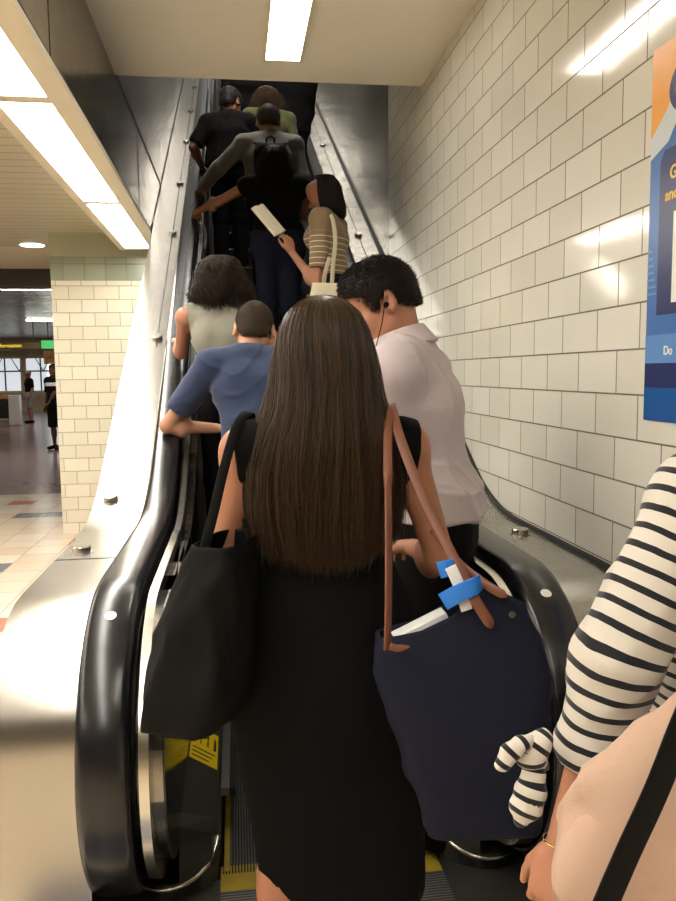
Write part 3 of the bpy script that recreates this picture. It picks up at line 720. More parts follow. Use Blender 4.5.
def head_sdf(V, c, H, s=1.0, fem=False, neck=None, nr=.055):
    T = lambda x, y, z: A(*c) + H @ (A(x, y, z) * s)
    E_ = lambda p, r, k=.015, R=None, op='u': V.ell(T(*p), A(*r) * s, H if R is None else H @ R, k, op)
    C_ = lambda a, b, ra, rb, k=.01, op='u': V.cap(T(*a), T(*b), ra * s, rb * s, k, op=op)
    E_((0, -.012, .028), (.074, .094, .088)); E_((0, .025, -.03), (.060, .064, .078), .03)
    j = .046 if fem else .052
    for q in (-1, 1):
        C_((q * j, .0, -.055), (q * .018, .072, -.095), .018, .016, .025); E_((q * .04, .062, -.03), (.022, .02, .024), .02)
    E_((0, .078, -.096), (.021, .017, .017), .015); C_((-.032, .083, .018), (.032, .083, .018), .012, .012, .018)
    E_((0, .05, .06), (.058, .045, .05), .03)
    for q in (-1, 1): E_((q * .031, .098, -.003), (.017, .014, .012), .012, None, 's'); E_((q * .031, .080, -.003), (.0135, .0125, .012), .003)
    C_((0, .090, .004), (0, .112, -.034), .008, .0095, .012); C_((-.012, .098, -.038), (.012, .098, -.038), .0065, .0065, .008)
    C_((-.017, .090, -.063), (.017, .090, -.063), .0055, .0055, .006); C_((-.014, .089, -.073), (.014, .089, -.073), .0065, .0065, .005)
    for q in (-1, 1):
        R = rotm((0, 0, 1), -q * 32) @ rotm((1, 0, 0), 12); E_((q * .084, -.014, -.006), (.0085, .020, .033), .004, R)
        E_((q * .093, -.008, -.004), (.007, .011, .02), .004, R, 's'); E_((q * .076, -.002, -.03), (.008, .01, .011), .004)
    if neck is not None: V.cap(A(*neck), T(0, -.022, -.05), nr * 1.06, nr * .95, .03)
class Fig:
    """standing figure, local frame: x right, y forward, z up, 1.70 m at scale 1"""
    def __init__(s, label, loc, rz=0, scale=1.0, group=None, lean=(0, 0), fem=False, w=1.0, twist=0, bulk=1.0, hs=None):
        s.loc = Vector(loc); s.rz = rz; s.sc = scale; s.fem = fem; s.bulk = bulk; s.hs = hs or (.96 if fem else 1.02)
        s.root = empty('person', loc, label, 'person', group, radians(rz)); s.root.scale = (scale,) * 3
        s.Mi = (Matrix.Translation(s.loc) @ Matrix.Rotation(radians(rz), 4, 'Z') @ Matrix.Scale(scale, 4)).inverted()
        lx, ly = lean; J = s.J = {}
        def L(z): t = max(0, (z - .92)) / .5; return A(lx * t, ly * t, z - .12 * (lx * lx + ly * ly) * t * 4)
        J['pel'] = A(0, 0, .94); J['waist'] = L(1.08) ; J['chest'] = L(1.27); J['neck'] = L(1.425) + A(0, -.01, 0)
        R = rotm((0, 0, 1), twist); s.R = R
        sw = (.160 if fem else .185) * w
        for n, q in (('L', -1), ('R', 1)):
            J['sh' + n] = L(1.375) + R @ A(q * sw, -.01, 0); J['hip' + n] = A(q * .085, 0, .90)
            J['kn' + n] = A(q * .09, .015, .49); J['an' + n] = A(q * .095, -.02, .085)
            J['el' + n] = J['sh' + n] + R @ A(q * .05, -.03, -.28); J['wr' + n] = J['el' + n] + R @ A(-q * .02, .10, -.23)
        J['head'] = J['neck'] + A(lx * .15, .03 + ly * .2, .155); s.H = head_frame()
    def W(s, *p): return np.array(s.Mi @ Vector(p))
    def D(s, *d): return np.array((s.Mi.to_3x3() @ Vector(d)).normalized())
    def arm(s, n, hand, pole=(0, -.3, -1), world=True):
        h = s.W(*hand) if world else A(*hand); s.J['el' + n], s.J['wr' + n] = ik(s.J['sh' + n], h, pole)
    def bounds(s, m=.16):
        P = np.array(list(s.J.values())); lo = P.min(0) - m; hi = P.max(0) + m; lo[2] = min(lo[2], -.02); return lo, hi
    def torso(s, V, off=0, z0=None, k=.05):
        J = s.J; R = s.R; w = R @ A(1, 0, 0); f = s.fem; b = s.bulk
        secs = [(J['pel'] - A(0, 0, .04), .105, 1.62 if f else 1.5), (J['pel'] + A(0, 0, .06), .10, 1.55 if f else 1.5), (J['waist'], .088 if f else .098, 1.38 if f else 1.45), (J['chest'], .104 if f else .112, 1.30 if f else 1.42), (J['neck'] - A(0, 0, .065), .076, 1.7 if f else 1.9)]
        for a, c in zip(secs[:-1], secs[1:]):
            V.cap(a[0], c[0], a[1] * b + off, c[1] * b + off, k, flat=(w, (a[2] + c[2]) / 2))
        for n in 'LR':
            V.cap(J['neck'] - A(0, 0, .015), J['sh' + n], .046 + off, .050 + off, .04)
            q = (J['sh' + n] - J['neck']) * A(1, 1, .5); V.ell(J['chest'] + q * .45 + A(0, 0, .04), A(.075, .095, .10) + off, None, .04)
        if f:
            fw = R @ A(0, 1, 0)
            for q in (-1, 1): V.ell(J['chest'] + w * q * .075 + fw * .085 + A(0, 0, -.0), A(.055, .05, .055) + off, None, .04)
    def skin(s, mat, h=.0055, hands=True, curl=(25, 30, 20), hd={}, shoes=True, fine=None):
        lo, hi = s.bounds(); V = Vol(lo, hi, h); J = s.J; m = .9 if s.fem else 1.0
        s.torso(V, 0)
        for n in 'LR':
            V.cap(J['sh' + n], J['el' + n], .049 * m, .039 * m, .04); V.cap(J['el' + n], J['wr' + n], .040 * m, .026 * m, .02)
            e, w_ = J['el' + n], J['wr' + n]; V.ell(e + (w_ - e) * .28, (.043 * m, .043 * m, .06), None, .03)
            V.cap(J['hip' + n], J['kn' + n], .086, .056, .05); V.cap(J['kn' + n], J['an' + n], .053, .036, .03)
            V.ell(J['kn' + n] * .62 + J['an' + n] * .38 + A(0, -.018, 0), (.05, .052, .11), None, .04)
            a = J['an' + n]; V.cap(a + A(0, -.02, -.035), a + A(0, .16, -.06), .034, .024, .02); V.ell(a + A(0, -.03, -.05), (.033, .036, .034), None, .02)
            if hands:
                o = hd.get(n, {}); d = o.get('d', nrmz(w_ - e)); nn = o.get('n', (0, 0, 1) if abs(nrmz(w_ - e)[2]) < .8 else (-1 if n == 'L' else 1, 0, 0))
                l = np.cross(nrmz(d), nrmz(nn)); sd = o.get('side', 1 if n == 'L' else -1)
                hand_sdf(V, w_, d, nn, sd, o.get('curl', curl), s=.95 if s.fem else 1.03, thumb=o.get('thumb', 35))
        head_sdf(V, J['head'], s.H, s.hs, s.fem, J['neck'] - A(0, 0, .02), .050 if s.fem else .056)
        s.body = skin_obj('body', V, mat, s.root)
        hs = s.hs
        for q in (-1, 1):   # eyes and brows
            c = J['head'] + s.H @ (A(q * .031, .0845, -.003) * hs); ball('eye', c, .0095 * hs, M_eye, s.root)
            c2 = [J['head'] + s.H @ (A(q * x, y, z) * hs) for x, y, z in ((.014, .098, .018), (.03, .095, .025), (.048, .080, .019))]
            tube('eyebrow', c2, .0035, M_brow, s.root, 6, (.8, 1.1, .5))
        return s.body
    def shoes(s, mat):
        J = s.J
        for n in 'LR':
            a = J['an' + n]; V = Vol(a - A(.09, .12, .12), a + A(.09, .28, .1), .006); V.cap(a + A(0, -.02, -.035), a + A(0, .17, -.05), .045, .036, .02); V.ell(a + A(0, -.03, -.04), (.043, .045, .045), None, .02)
            V.plane((0, 0, a[2] - .085), (0, 0, -1)); s.part(V, 'shoe', mat)
    def part(s, V, name, mat, **kw): return skin_obj(name, V, mat, s.root, **kw)
    def trousers(s, mat, off=.016, top=1.02, h=.007, hem=.07, amp=.004):
        J = s.J; P = np.array([J[k + n] for k in ('hip', 'kn', 'an') for n in 'LR']); V = Vol(P.min(0) - A(.16, .2, .1), np.maximum(P.max(0), 0) + A(.16, .2, .2), h)
        s.torso(V, off, k=.05)
        for n in 'LR':
            V.cap(J['hip' + n], J['kn' + n], .088 + off, .064 + off, .05); V.cap(J['kn' + n], J['an' + n], .062 + off, .05 + off, .03)
        V.plane((0, 0, top), (0, 0, 1)); V.plane((0, 0, hem), (0, 0, -1))
        return s.part(V, 'trousers', mat, fold=(amp, dict(freq=7, dir_=(0, 0, 1), seed=3)))
    def armhole(s, V, n, q, inset=.015, zp=.12):
        p = s.J['sh' + n] - s.R @ A(q * inset, 0, 0); d = nrmz(s.R @ A(q, 0, -.12)); z0 = p[2] - zp
        V.cutfn(lambda X, Y, Z: np.minimum((X - p[0]) * d[0] + (Y - p[1]) * d[1] + (Z - p[2]) * d[2], Z - z0))
    def top(s, mat, off=.012, sleeve=.5, hem=.93, h=.006, amp=.003, name='shirt', fr=8, seed=1, neckcut=None, sl_off=None, dir_=(.2, 0, 1), loose=0, neckz=.0, slim=1.0, attr=None):
        J = s.J; lo, hi = s.bounds(.15); lo[2] = hem - .03; hi[2] = J['neck'][2] + .12; V = Vol(lo, hi, h); s.torso(V, off)
        if loose: V.cap(J['chest'] - A(0, 0, .05), J['pel'] - A(0, 0, .02), .105 + off, .11 + off + loose, .05, flat=(s.R @ A(1, 0, 0), 1.5))
        so = off if sl_off is None else sl_off
        for n in 'LR':
            a, e, w_ = J['sh' + n], J['el' + n], J['wr' + n]
            V.cap(J['neck'] - A(0, 0, .01), a, .05 + off, .054 + off, .04)
            if sleeve <= 0: continue
            if sleeve <= 1:
                b = a + (e - a) * sleeve; V.cap(a, b, .052 + so, (.052 - .008 * sleeve) + so * 1.15, .03, cutb=True)
            else:
                b = e + (w_ - e) * (sleeve - 1) * .97; V.cap(a, e, .052 + so, .043 + so, .03); V.cap(e, b, .043 + so, .034 + so * .9, .02, cutb=True)
        V.plane((0, 0, hem), (0, 0, -1))
        if sleeve <= 0:
            for n, q in (('L', -1), ('R', 1)): s.armhole(V, n, q)
        # neckline
        nk = J['neck'] + A(0, .02, .035 + neckz); V.cap(nk + A(0, .0, -.03), nk + A(0, .03, .12), (.062 if s.fem else .062), .09, .004, op='s')
        return s.part(V, name, mat, fold=(amp, dict(freq=fr, dir_=dir_, seed=seed)), attr=attr)
def ball(name, c, r, mat, parent, seg=12):
    V = []; F = []
    for i in range(seg // 2 + 1):
        for j in range(seg):
            t = pi * i / (seg // 2); p = 2 * pi * j / seg; V.append((c[0] + r * sin(t) * cos(p), c[1] + r * sin(t) * sin(p), c[2] + r * cos(t)))
    for i in range(seg // 2):
        for j in range(seg): F.append((i * seg + j, (i + 1) * seg + j, (i + 1) * seg + (j + 1) % seg, i * seg + (j + 1) % seg))
    me = mesh_from(name, V, F, True); return link(name, me, mat, parent)
def strands(name, P, rad, mat, parent, hv=None, sides=3):
    """P (N,M,3) polylines -> thin tubes, one mesh"""
    N, M_, _ = P.shape; T = np.gradient(P, axis=1); T /= np.linalg.norm(T, axis=2, keepdims=True) + 1e-9
    ref = np.zeros_like(T); ref[..., 0] = 1; ref[np.abs(T[..., 0]) > .9] = (0, 1, 0)
    S = np.cross(T, ref); S /= np.linalg.norm(S, axis=2, keepdims=True) + 1e-9; U = np.cross(T, S)
    taper = np.interp(np.linspace(0, 1, M_), [0, .1, .8, 1], [.7, 1, .9, .25]) * rad
    rings = [P + (S * cos(2 * pi * k / sides) + U * sin(2 * pi * k / sides)) * taper[None, :, None] for k in range(sides)]
    V = np.stack(rings, 2).reshape(-1, 3)
    base = (np.arange(N)[:, None] * M_ + np.arange(M_ - 1)[None]) * sides; Q = []
    for k in range(sides):
        k2 = (k + 1) % sides; Q.append(np.stack([base + k, base + k2, base + sides + k2, base + sides + k], 2).reshape(-1, 4))
    me = quads_mesh(name, V, np.concatenate(Q)); a = me.attributes.new('hv', 'FLOAT', 'POINT')
    hv = rng.random(N) if hv is None else hv; a.data.foreach_set('value', np.repeat(hv, M_ * sides).astype(np.float32))
    o = link(name, me, mat, parent); return o
def hair_mat(name, dark, light, rough=.38):
    M = Mat(name, dark, rough, 0, .22); at = M.n('ShaderNodeAttribute', attribute_name='hv')
    f = M.noise(14, 2, M.coord((1, 1, .12)))
    M.base(M.mix(M.math('ADD', M.math('MULTIPLY', at.outputs['Fac'], .6), M.math('MULTIPLY', f, .4)), dark, light)); return M.m
def long_hair(fig, rows, mat, n=2500, phimax=110, rad=.0009, curl=(0, 0), seed=1, rl=(.9, 1.03), wob=.004, pts=22, endj=.10, endshape=.0, phf=None, name='hair', cap=True):
    """rows: (cx,cy,z,W,D) from crown to tips in figure coordinates; phi=0 is the back"""
    r = np.random.default_rng(seed); rows = np.array(rows, float); m = len(rows); tt = np.linspace(0, 1, m)
    # arc-length parameter
    seg = np.sqrt(np.sum(np.diff(rows[:, :3], axis=0) ** 2, 1) + np.diff(rows[:, 3]) ** 2); tt = np.concatenate([[0], np.cumsum(seg)]); tt /= tt[-1]
    from_rows = lambda t: [np.interp(t, tt, rows[:, j]) for j in range(5)]
    pm = radians(phimax)
    if phf is None: phf = lambda t: 1 + 0 * t
    def pos(phi, t, rr):
        cx, cy, cz, W, D = from_rows(t); ph = phi * phf(t); return np.stack([cx + W * rr * np.sin(ph), cy - D * rr * np.cos(ph), cz + 0 * ph], -1)
    # base volume
    na, nt = 48, 40; V = []; F = []
    T = np.linspace(0, .97 if not curl[0] else .88, nt); PH = np.linspace(-pm, pm, na)
    for rr in (.93, .70):
        for t in T: V.append(pos(PH, np.full(na, t), rr if rr > .8 else .7))
    V = np.concatenate(V); g = lambda l, i, j: l * nt * na + i * na + j
    ns = (np.sin(V[:, 0] * 190 + np.sin(V[:, 2] * 9) * 2) + np.sin(V[:, 0] * 83 + V[:, 1] * 120 + 1.7)) * .0012; V[:, 1] += ns
    for i in range(nt - 1):
        for j in range(na - 1): F += [(g(0, i, j), g(0, i + 1, j), g(0, i + 1, j + 1), g(0, i, j + 1)), (g(1, i, j), g(1, i, j + 1), g(1, i + 1, j + 1), g(1, i + 1, j))]
        for j in (0, na - 1): F.append((g(0, i, j), g(1, i, j), g(1, i + 1, j), g(0, i + 1, j)))
    for j in range(na - 1):
        F.append((g(0, nt - 1, j), g(1, nt - 1, j), g(1, nt - 1, j + 1), g(0, nt - 1, j + 1)))
    base = link(name, mesh_from(name, V, F, True), mat, fig.root)
    # strands
    phi = r.uniform(-pm, pm, n); rr = r.uniform(rl[0], rl[1], n); te = 1 - r.random(n) ** 2 * endj - endshape * np.abs(phi / pm) ** 2
    t = np.linspace(0, 1, pts)[None] * te[:, None]; c1 = r.uniform(0, 6.28, n)
    clump = np.sin(phi * 17 + 1) * .05 + np.sin(phi * 41) * .02
    ph = phi[:, None] + clump[:, None] * t + r.normal(0, .03, n)[:, None] * t
    P = pos(ph, t, rr[:, None] + (r.normal(0, .015, n)[:, None] * t))
    P += r.normal(0, 1, (n, 1, 3)) * wob * (t[..., None] ** 2) * 2
    P[..., 0] += np.sin(t * 9 + c1[:, None]) * wob * .4 + np.sin(t * 5 + phi[:, None] * 6) * wob * t
    if curl[0]:
        cc = np.round(phi * 7) + np.round(rr * 9); a = c1[:, None] * .35 + cc[:, None] * 1.9 + t * curl[1]
        ramp_ = np.clip(t * 4, 0, 1); P[..., 0] += np.cos(a) * curl[0] * ramp_; P[..., 1] += np.sin(a) * curl[0] * ramp_ ; P[..., 2] += np.sin(a * .7) * curl[0] * .5 * ramp_
    s_ = strands('hair_strands', P, rad, mat, base, .5 + .5 * np.sin(phi * 23) * .5 + r.normal(0, .25, n)); tag(s_, kind='stuff'); return base
def short_hair(fig, mat, thick=.012, n=4000, L=.018, flow=(0, -.6, -.5), line=None, rad=.0007, jit=.5, seed=2, s=None, messy=0.0, high=0.0):
    s = s or fig.hs; c = fig.J['head']; H = fig.H; V = Vol(c - .17, c + .17, .004)
    V.ell(c + H @ (A(0, -.012, .030) * s), (A(.074, .094, .088) + thick) * s, H, 0); V.ell(c + H @ (A(0, .03, .06) * s), (A(.062, .056, .055) + thick * .8) * s, H, .02)
    V.ell(c + H @ (A(0, -.05, -.03) * s), (A(.058, .05, .05) + thick * .5) * s, H, .02)
    if high: V.ell(c + H @ (A(0, .03, .085) * s), A(.06, .07, .035) * s, H, .03)
    line = line or [(-.14, -.085), (-.08, -.075), (-.04, -.05), (-.015, .012), (.01, .012), (.022, -.02), (.034, -.015), (.045, .035), (.075, .055), (.13, .07)]
    xs, ys = zip(*line)
    def fn(X, Y, Z):
        px, py, pz = X - c[0], Y - c[1], Z - c[2]; y = (px * H[0, 1] + py * H[1, 1] + pz * H[2, 1]) / s; z = (px * H[0, 2] + py * H[1, 2] + pz * H[2, 2]) / s
        return (np.interp(y, xs, ys) - z) * .7
    V.cutfn(fn); Vv, Q = V.surf(); N = vnormals(Vv, Q); base = quads_mesh('hair', Vv, Q); b = link('hair', base, mat, fig.root)
    r = np.random.default_rng(seed); idx = r.integers(0, len(Vv), n); p = Vv[idx]; nn = N[idx]; fl = H @ A(*flow)
    d = nn * (.35 + messy) + fl[None] + r.normal(0, .18 * jit * 2, (n, 3)); d -= nn * np.minimum(0, (d * nn).sum(1))[:, None]; d /= np.linalg.norm(d, axis=1, keepdims=True)
    LL = L * r.uniform(.5, 1.2, n)[:, None]; P = np.stack([p - nn * .002, p + d * LL * .35 + nn * .001, p + (d * .9 + fl[None] * .15) * LL * .7, p + (d * .8 + fl[None] * .3) * LL], 1)
    st = strands('hair_strands', P, rad, mat, b); tag(st, kind='stuff'); return b

# ---------------------------------------------------------------- figure materials
def skin_mat(name, col, rough=.5):
    M = Mat(name, col, rough, 0, .35, Subsurface_Weight=.12, Subsurface_Scale=.02); M.b.inputs['Subsurface Radius'].default_value = (1, .35, .2)
    M.base(M.mix(M.noise(9, 3), tuple(x * .93 for x in col[:3]) + (1,), tuple(min(1, x * 1.06) for x in col[:3]) + (1,))); M.bump(M.noise(140, 2), .0003); return M.m
def cloth(name, col, rough=.85, amt=.07, weave=600, bump=.0002, sheen=.2, scale=6):
    dk_ = max(col[:3]) < .03; M = Mat(name, col, rough, 0, .12 if dk_ else .25, Sheen_Weight=0 if dk_ else sheen); f = M.noise(scale, 4)
    M.base(M.mix(f, tuple(x * (1 - amt) for x in col[:3]) + (1,), tuple(min(1, x * (1 + amt)) for x in col[:3]) + (1,)))
    M.bump(M.math('ADD', M.noise(weave, 2), M.math('MULTIPLY', M.noise(18, 3), 4)), bump * 3); return M.m
def striped(name, ca, cb, attr, pitch, duty, rough=.85, wobble=.0):
    M = Mat(name, ca, rough, 0, .25, Sheen_Weight=.2); at = M.n('ShaderNodeAttribute', attribute_name=attr)
    v = M.math('ADD', at.outputs['Fac'], M.math('MULTIPLY', M.math('SUBTRACT', M.noise(16, 2), .5), wobble))
    f = M.math('FRACT', M.math('DIVIDE', v, pitch)); M.base(M.mix(M.math('LESS_THAN', f, duty), cb, ca)); M.bump(M.noise(500, 2), .0004); return M.m
M_eye = Mat('eye_dark', srgb(60, 44, 34), .2).m
M_brow = Mat('brow_hair', srgb(40, 28, 20), .7).m
SK1 = skin_mat('skin_warm', srgb(158, 108, 82)); SK2 = skin_mat('skin_fair', srgb(170, 119, 94)); SK3 = skin_mat('skin_tan', srgb(150, 102, 74)); SK4 = skin_mat('skin_pale', srgb(188, 140, 112))
H_brown = hair_mat('long_brown_hair', srgb(25, 18, 12), srgb(80, 61, 43), .34); H_dark = hair_mat('dark_hair', srgb(16, 12, 10), srgb(46, 34, 26), .55); H_dbrown = hair_mat('dark_brown_hair', srgb(18, 12, 8), srgb(56, 41, 29))
H_light = hair_mat('brown_short_hair', srgb(38, 29, 20), srgb(84, 65, 46), .6); H_frizz = hair_mat('frizzy_brown_hair', srgb(34, 24, 16), srgb(90, 66, 42), .5)
C_black = cloth('black_cloth', srgb(13, 12, 12), .9, .1); C_dress = cloth('black_dress_cloth', srgb(9, 9, 9), .95, .1, sheen=.05)
C_navyd = cloth('dark_denim', srgb(26, 29, 40), .9, .15); C_jeans = cloth('blue_denim', srgb(44, 54, 80), .9, .15)
# ================================================================ woman in the black dress, centre
F1 = Fig('woman in a black sleeveless dress with very long straight brown hair, seen from behind', (.205, 1.78, 0), 0, 1.02, fem=True, w=1.16)
J = F1.J
F1.H = head_frame(0, 6); J['head'] = J['neck'] + A(0, .03, .15)
J['elL'] = F1.W(-.035, 1.80, 1.155); J['wrL'] = F1.W(-.01, 2.02, 1.12)
J['elR'] = F1.W(.485, 1.80, 1.125); J['wrR'] = F1.W(.47, 2.03, 1.10)
J['knL'] += A(-.025, 0, 0); J['anL'] += A(-.045, 0, 0); F1.skin(SK1, .005)
def dress():
    V = Vol(A(-.34, -.26, .2), A(.34, .30, 1.52), .006); F1.torso(V, .010)
    w = A(1, 0, 0)
    for n in 'LR': V.cap(J['neck'] - A(0, 0, .01), J['sh' + n] + A(0, 0, -.005), .058, .062, .04)
    V.cap(A(0, .0, .98), A(0, -.01, .80), .108, .122, .06, flat=(w, 1.58)); V.cap(A(0, -.01, .80), A(.032, -.01, .30), .120, .100, .05, flat=(w, 1.95))
    for n, q in (('L', -1), ('R', 1)): F1.armhole(V, n, q, -.022, .14)
    V.cutfn(lambda X, Y, Z: (.362 - .115 * np.clip((X + .13) / .16, 0, 1) ** .8 - Z) + 0 * Y)
    nk = J['neck'] + A(0, .02, .03); V.cap(nk + A(0, 0, -.03), nk + A(0, .03, .12), .065, .1, .004, op='s')
    return F1.part(V, 'dress', C_dress, fold=(.0035, dict(freq=6, dir_=(.5, 0, .6), seed=5)))
dress()
F1.shoes(C_black)
hz = F1.J['head']
long_hair(F1, [(0, .035, 1.722, .004, .02), (0, .03, 1.720, .030, .05), (0, .02, 1.707, .055, .078), (0, .01, 1.685, .078, .098), (0, .0, 1.64, .098, .112), (0, -.005, 1.58, .112, .118), (.002, -.01, 1.52, .122, .122), (.0, -.015, 1.46, .138, .128), (-.005, -.03, 1.40, .158, .125), (-.010, -.035, 1.34, .168, .125), (-.010, -.035, 1.28, .168, .122), (-.010, -.03, 1.21, .160, .12), (-.006, -.03, 1.16, .142, .11), (-.005, -.03, 1.125, .118, .10)],
          H_brown, n=7500, phimax=100, rad=.0008, seed=4, rl=(.88, 1.04), wob=.006, pts=26, endj=.14, endshape=.10, phf=lambda t: np.interp(t, [0, .2, .45, 1], [1.55, 1.3, .92, .86]))
# ================================================================ navy tote with tan handles
M_navy = cloth('navy_canvas', srgb(25, 28, 42), .8, .06, 900, .0002, .1); M_tan = mottled('tan_leather', srgb(104, 59, 38), .5, .12, 14, bump=.0003)
M_tape = mottled('blue_tape', srgb(20, 104, 188), .5, .05); M_paper = Mat('white_card', srgb(212, 214, 214), .6).m
def loft(name, rows, mat, parent, n=40, e=3.2, thick=.004, fold=0, top_open=True, seed=0, loc=(0, 0, 0)):
    """bag body: rows of (centre, half-width vector, half-depth vector) bottom to top, open at the top with an inner face"""
    rows2 = []; T = np.linspace(0, len(rows) - 1, 34)
    A_ = np.array([[*c, *w, *d] for c, w, d in rows], float)
    R_ = np.stack([np.interp(T, np.arange(len(rows)), A_[:, j]) for j in range(9)], 1)
    # soften the interpolation
    for _ in range(3): R_[1:-1] = (R_[:-2] + 2 * R_[1:-1] + R_[2:]) / 4
    a = np.linspace(0, 2 * pi, n, endpoint=False); cx = np.sign(np.cos(a)) * np.abs(np.cos(a)) ** (2 / e); sx = np.sign(np.sin(a)) * np.abs(np.sin(a)) ** (2 / e)
    def ring(r, sh=0):
        W, D = r[3:6], r[6:9]; lw, ld = np.linalg.norm(W), np.linalg.norm(D)
        return r[:3] + np.outer(cx, W * (1 - sh / lw)) + np.outer(sx, D * (1 - min(.6, sh / ld)))
    V = [ring(r) for r in R_]; nr = len(R_)
    P = np.concatenate(V); 
    if fold: 
        cc = np.repeat(R_[:, :3], n, 0); dd_ = P - cc; dd_ /= np.linalg.norm(dd_, axis=1, keepdims=True); P = P + dd_ * (folds(P, 1, freq=7, dir_=(.1, 0, 1), seed=seed)[:, None]) * fold * .06 * np.repeat(np.clip(np.arange(nr) / 3, 0, 1), n)[:, None]
    inner = np.concatenate([ring(r, thick) for r in R_[::-1][:24]])
    V = np.concatenate([P, inner, [R_[0][:3]], [R_[-24][:3]]]); F = []
    tot = nr + 24
    for i in range(tot - 1):
        for j in range(n): F.append((i * n + j, i * n + (j + 1) % n, (i + 1) * n + (j + 1) % n, (i + 1) * n + j))
    b0 = tot * n
    for j in range(n): F.append((b0, (j + 1) % n, j)); F.append((b0 + 1, (tot - 1) * n + j, (tot - 1) * n + (j + 1) % n))
    return link(name, mesh_from(name, V, F, True), mat, parent)
def ribbon(name, pts, w, t, wdir, mat, parent, taper_end=0):
    """flat strap of width w, thickness t; wdir is the width direction (vector or list)"""
    pts = [A(*p) for p in pts]; P = []
    # catmull-rom resample
    Q = [pts[0]] + pts + [pts[-1]]
    for i in range(1, len(Q) - 2):
        for u in np.linspace(0, 1, 7, endpoint=False):
            p0, p1, p2, p3 = Q[i - 1], Q[i], Q[i + 1], Q[i + 2]
            P.append(.5 * ((2 * p1) + (-p0 + p2) * u + (2 * p0 - 5 * p1 + 4 * p2 - p3) * u * u + (-p0 + 3 * p1 - 3 * p2 + p3) * u ** 3))
    P.append(pts[-1]); path = []; m = len(P)
    for i, p in enumerate(P):
        d = nrmz(P[min(i + 1, m - 1)] - P[max(i - 1, 0)]); wd = A(*(wdir[min(int(i / m * len(wdir)), len(wdir) - 1)] if isinstance(wdir, list) else wdir)); wd = nrmz(wd - d * (wd @ d)); n_ = np.cross(wd, d)
        sc = 1.0
        if taper_end:
            rem = (m - 1 - i) / (m - 1) * sum(np.linalg.norm(P[q + 1] - P[q]) for q in range(m - 1)); sc = min(1, .25 + rem / taper_end)
        path.append((tuple(p), tuple(wd * w / 2 * sc), tuple(n_ * t / 2)))
    prof = [(-1, -.6), (-.9, -1), (.9, -1), (1, -.6), (1, .6), (.9, 1), (-.9, 1), (-1, .6)]
    return sweep(name, path, prof, mat, parent)
def world_part(o, root):       # geometry written in world coordinates, parented to a root that is only translated
    o.location = -root.location; return o
tn = empty('tote_bag', (.46, 1.5, .60), 'large navy blue canvas tote bag with tan leather handles and blue tape', 'bag')
wv = nrmz(A(1, -.10, 0)); dv = nrmz(A(.10, 1, 0))
rows = [(A(.500, 1.52, .600), wv * .118, dv * .050), (A(.500, 1.52, .612), wv * .124, dv * .058), (A(.492, 1.52, .72), wv * .142, dv * .066), (A(.478, 1.52, .84), wv * .168, dv * .066), (A(.462, 1.52, .94), wv * .182, dv * .055), (A(.446, 1.52, 1.01), wv * .166, dv * .045), (A(.432, 1.525, 1.065), wv * .140, dv * .036)]
bd = loft('bag_body', rows, M_navy, tn, fold=.22, seed=8, e=4.5)
# the mouth is pulled up at the back of the handle and sags towards the body
me = bd.data; co = np.zeros(len(me.vertices) * 3, np.float32); me.vertices.foreach_get('co', co); co = co.reshape(-1, 3)
lift = np.clip((co[:, 2] - .92) / .15, 0, 1); u = (co[:, 0] - .44) / .16
co[:, 2] += lift * (.035 * np.exp(-((u - .35) / .35) ** 2) * 2.2 - .035 * np.clip(-u, 0, 1.2) + .0 * u + np.clip(u - .4, 0, 1) * .05)
co[:, 0] += lift * .012 * u
me.vertices.foreach_set('co', co.ravel()); world_part(bd, tn)
def tp(o): return world_part(o, tn)
hA = [(.285, 1.455, 1.03), (.292, 1.475, 1.12), (.304, 1.53, 1.26), (.322, 1.625, 1.42), (.345, 1.72, 1.50), (.365, 1.80, 1.48)]
hB = [(.365, 1.80, 1.48), (.352, 1.73, 1.502), (.352, 1.645, 1.44), (.385, 1.575, 1.32), (.425, 1.515, 1.22), (.462, 1.462, 1.13), (.497, 1.442, 1.068)]
tp(ribbon('handle', hA, .019, .005, [(.6, .5, 0), (1, 0, 0)], M_tan, tn)); tp(ribbon('handle', hB, .022, .005, (1, .1, .5), M_tan, tn, .03))
hC = [(.415, 1.60, 1.24), (.452, 1.535, 1.182), (.495, 1.475, 1.147), (.530, 1.452, 1.128)]
tp(ribbon('handle', hC, .018, .005, (.4, 0, 1), M_tan, tn, .03))
tp(ribbon('leather_tab', [(.290, 1.452, 1.040), (.305, 1.450, 1.035), (.330, 1.452, 1.036)], .014, .004, (0, .3, 1), M_tan, tn, .02))
tp(disc('snap_stud', (.540, 1.452, 1.09), (0, -1, .1), .007, .004, M_chrome, tn))
tp(ribbon('tape', [(.405, 1.478, 1.115), (.43, 1.462, 1.135), (.462, 1.452, 1.152), (.478, 1.46, 1.158)], .036, .003, (0, 0, 1), M_tape, tn))
tp(ribbon('tape', [(.402, 1.50, 1.175), (.415, 1.492, 1.18), (.432, 1.49, 1.185)], .034, .003, (0, 0, 1), M_tape, tn))
tp(ribbon('paper_tag', [(.420, 1.478, 1.188), (.436, 1.472, 1.15), (.452, 1.468, 1.098)], .024, .001, (1, 0, 0), M_paper, tn))
bxr = rotm((0, 1, 0), -33)
bxo = box('white_box', (-.058, -.018, -.11), (.062, .022, .068), M_paper, None, .003)
bxo.matrix_world = Matrix.Translation((.392, 1.53, .995)) @ Matrix.Rotation(radians(-24), 4, 'Y')
tag(bxo, 'white carton poking out of the navy tote bag', 'box')
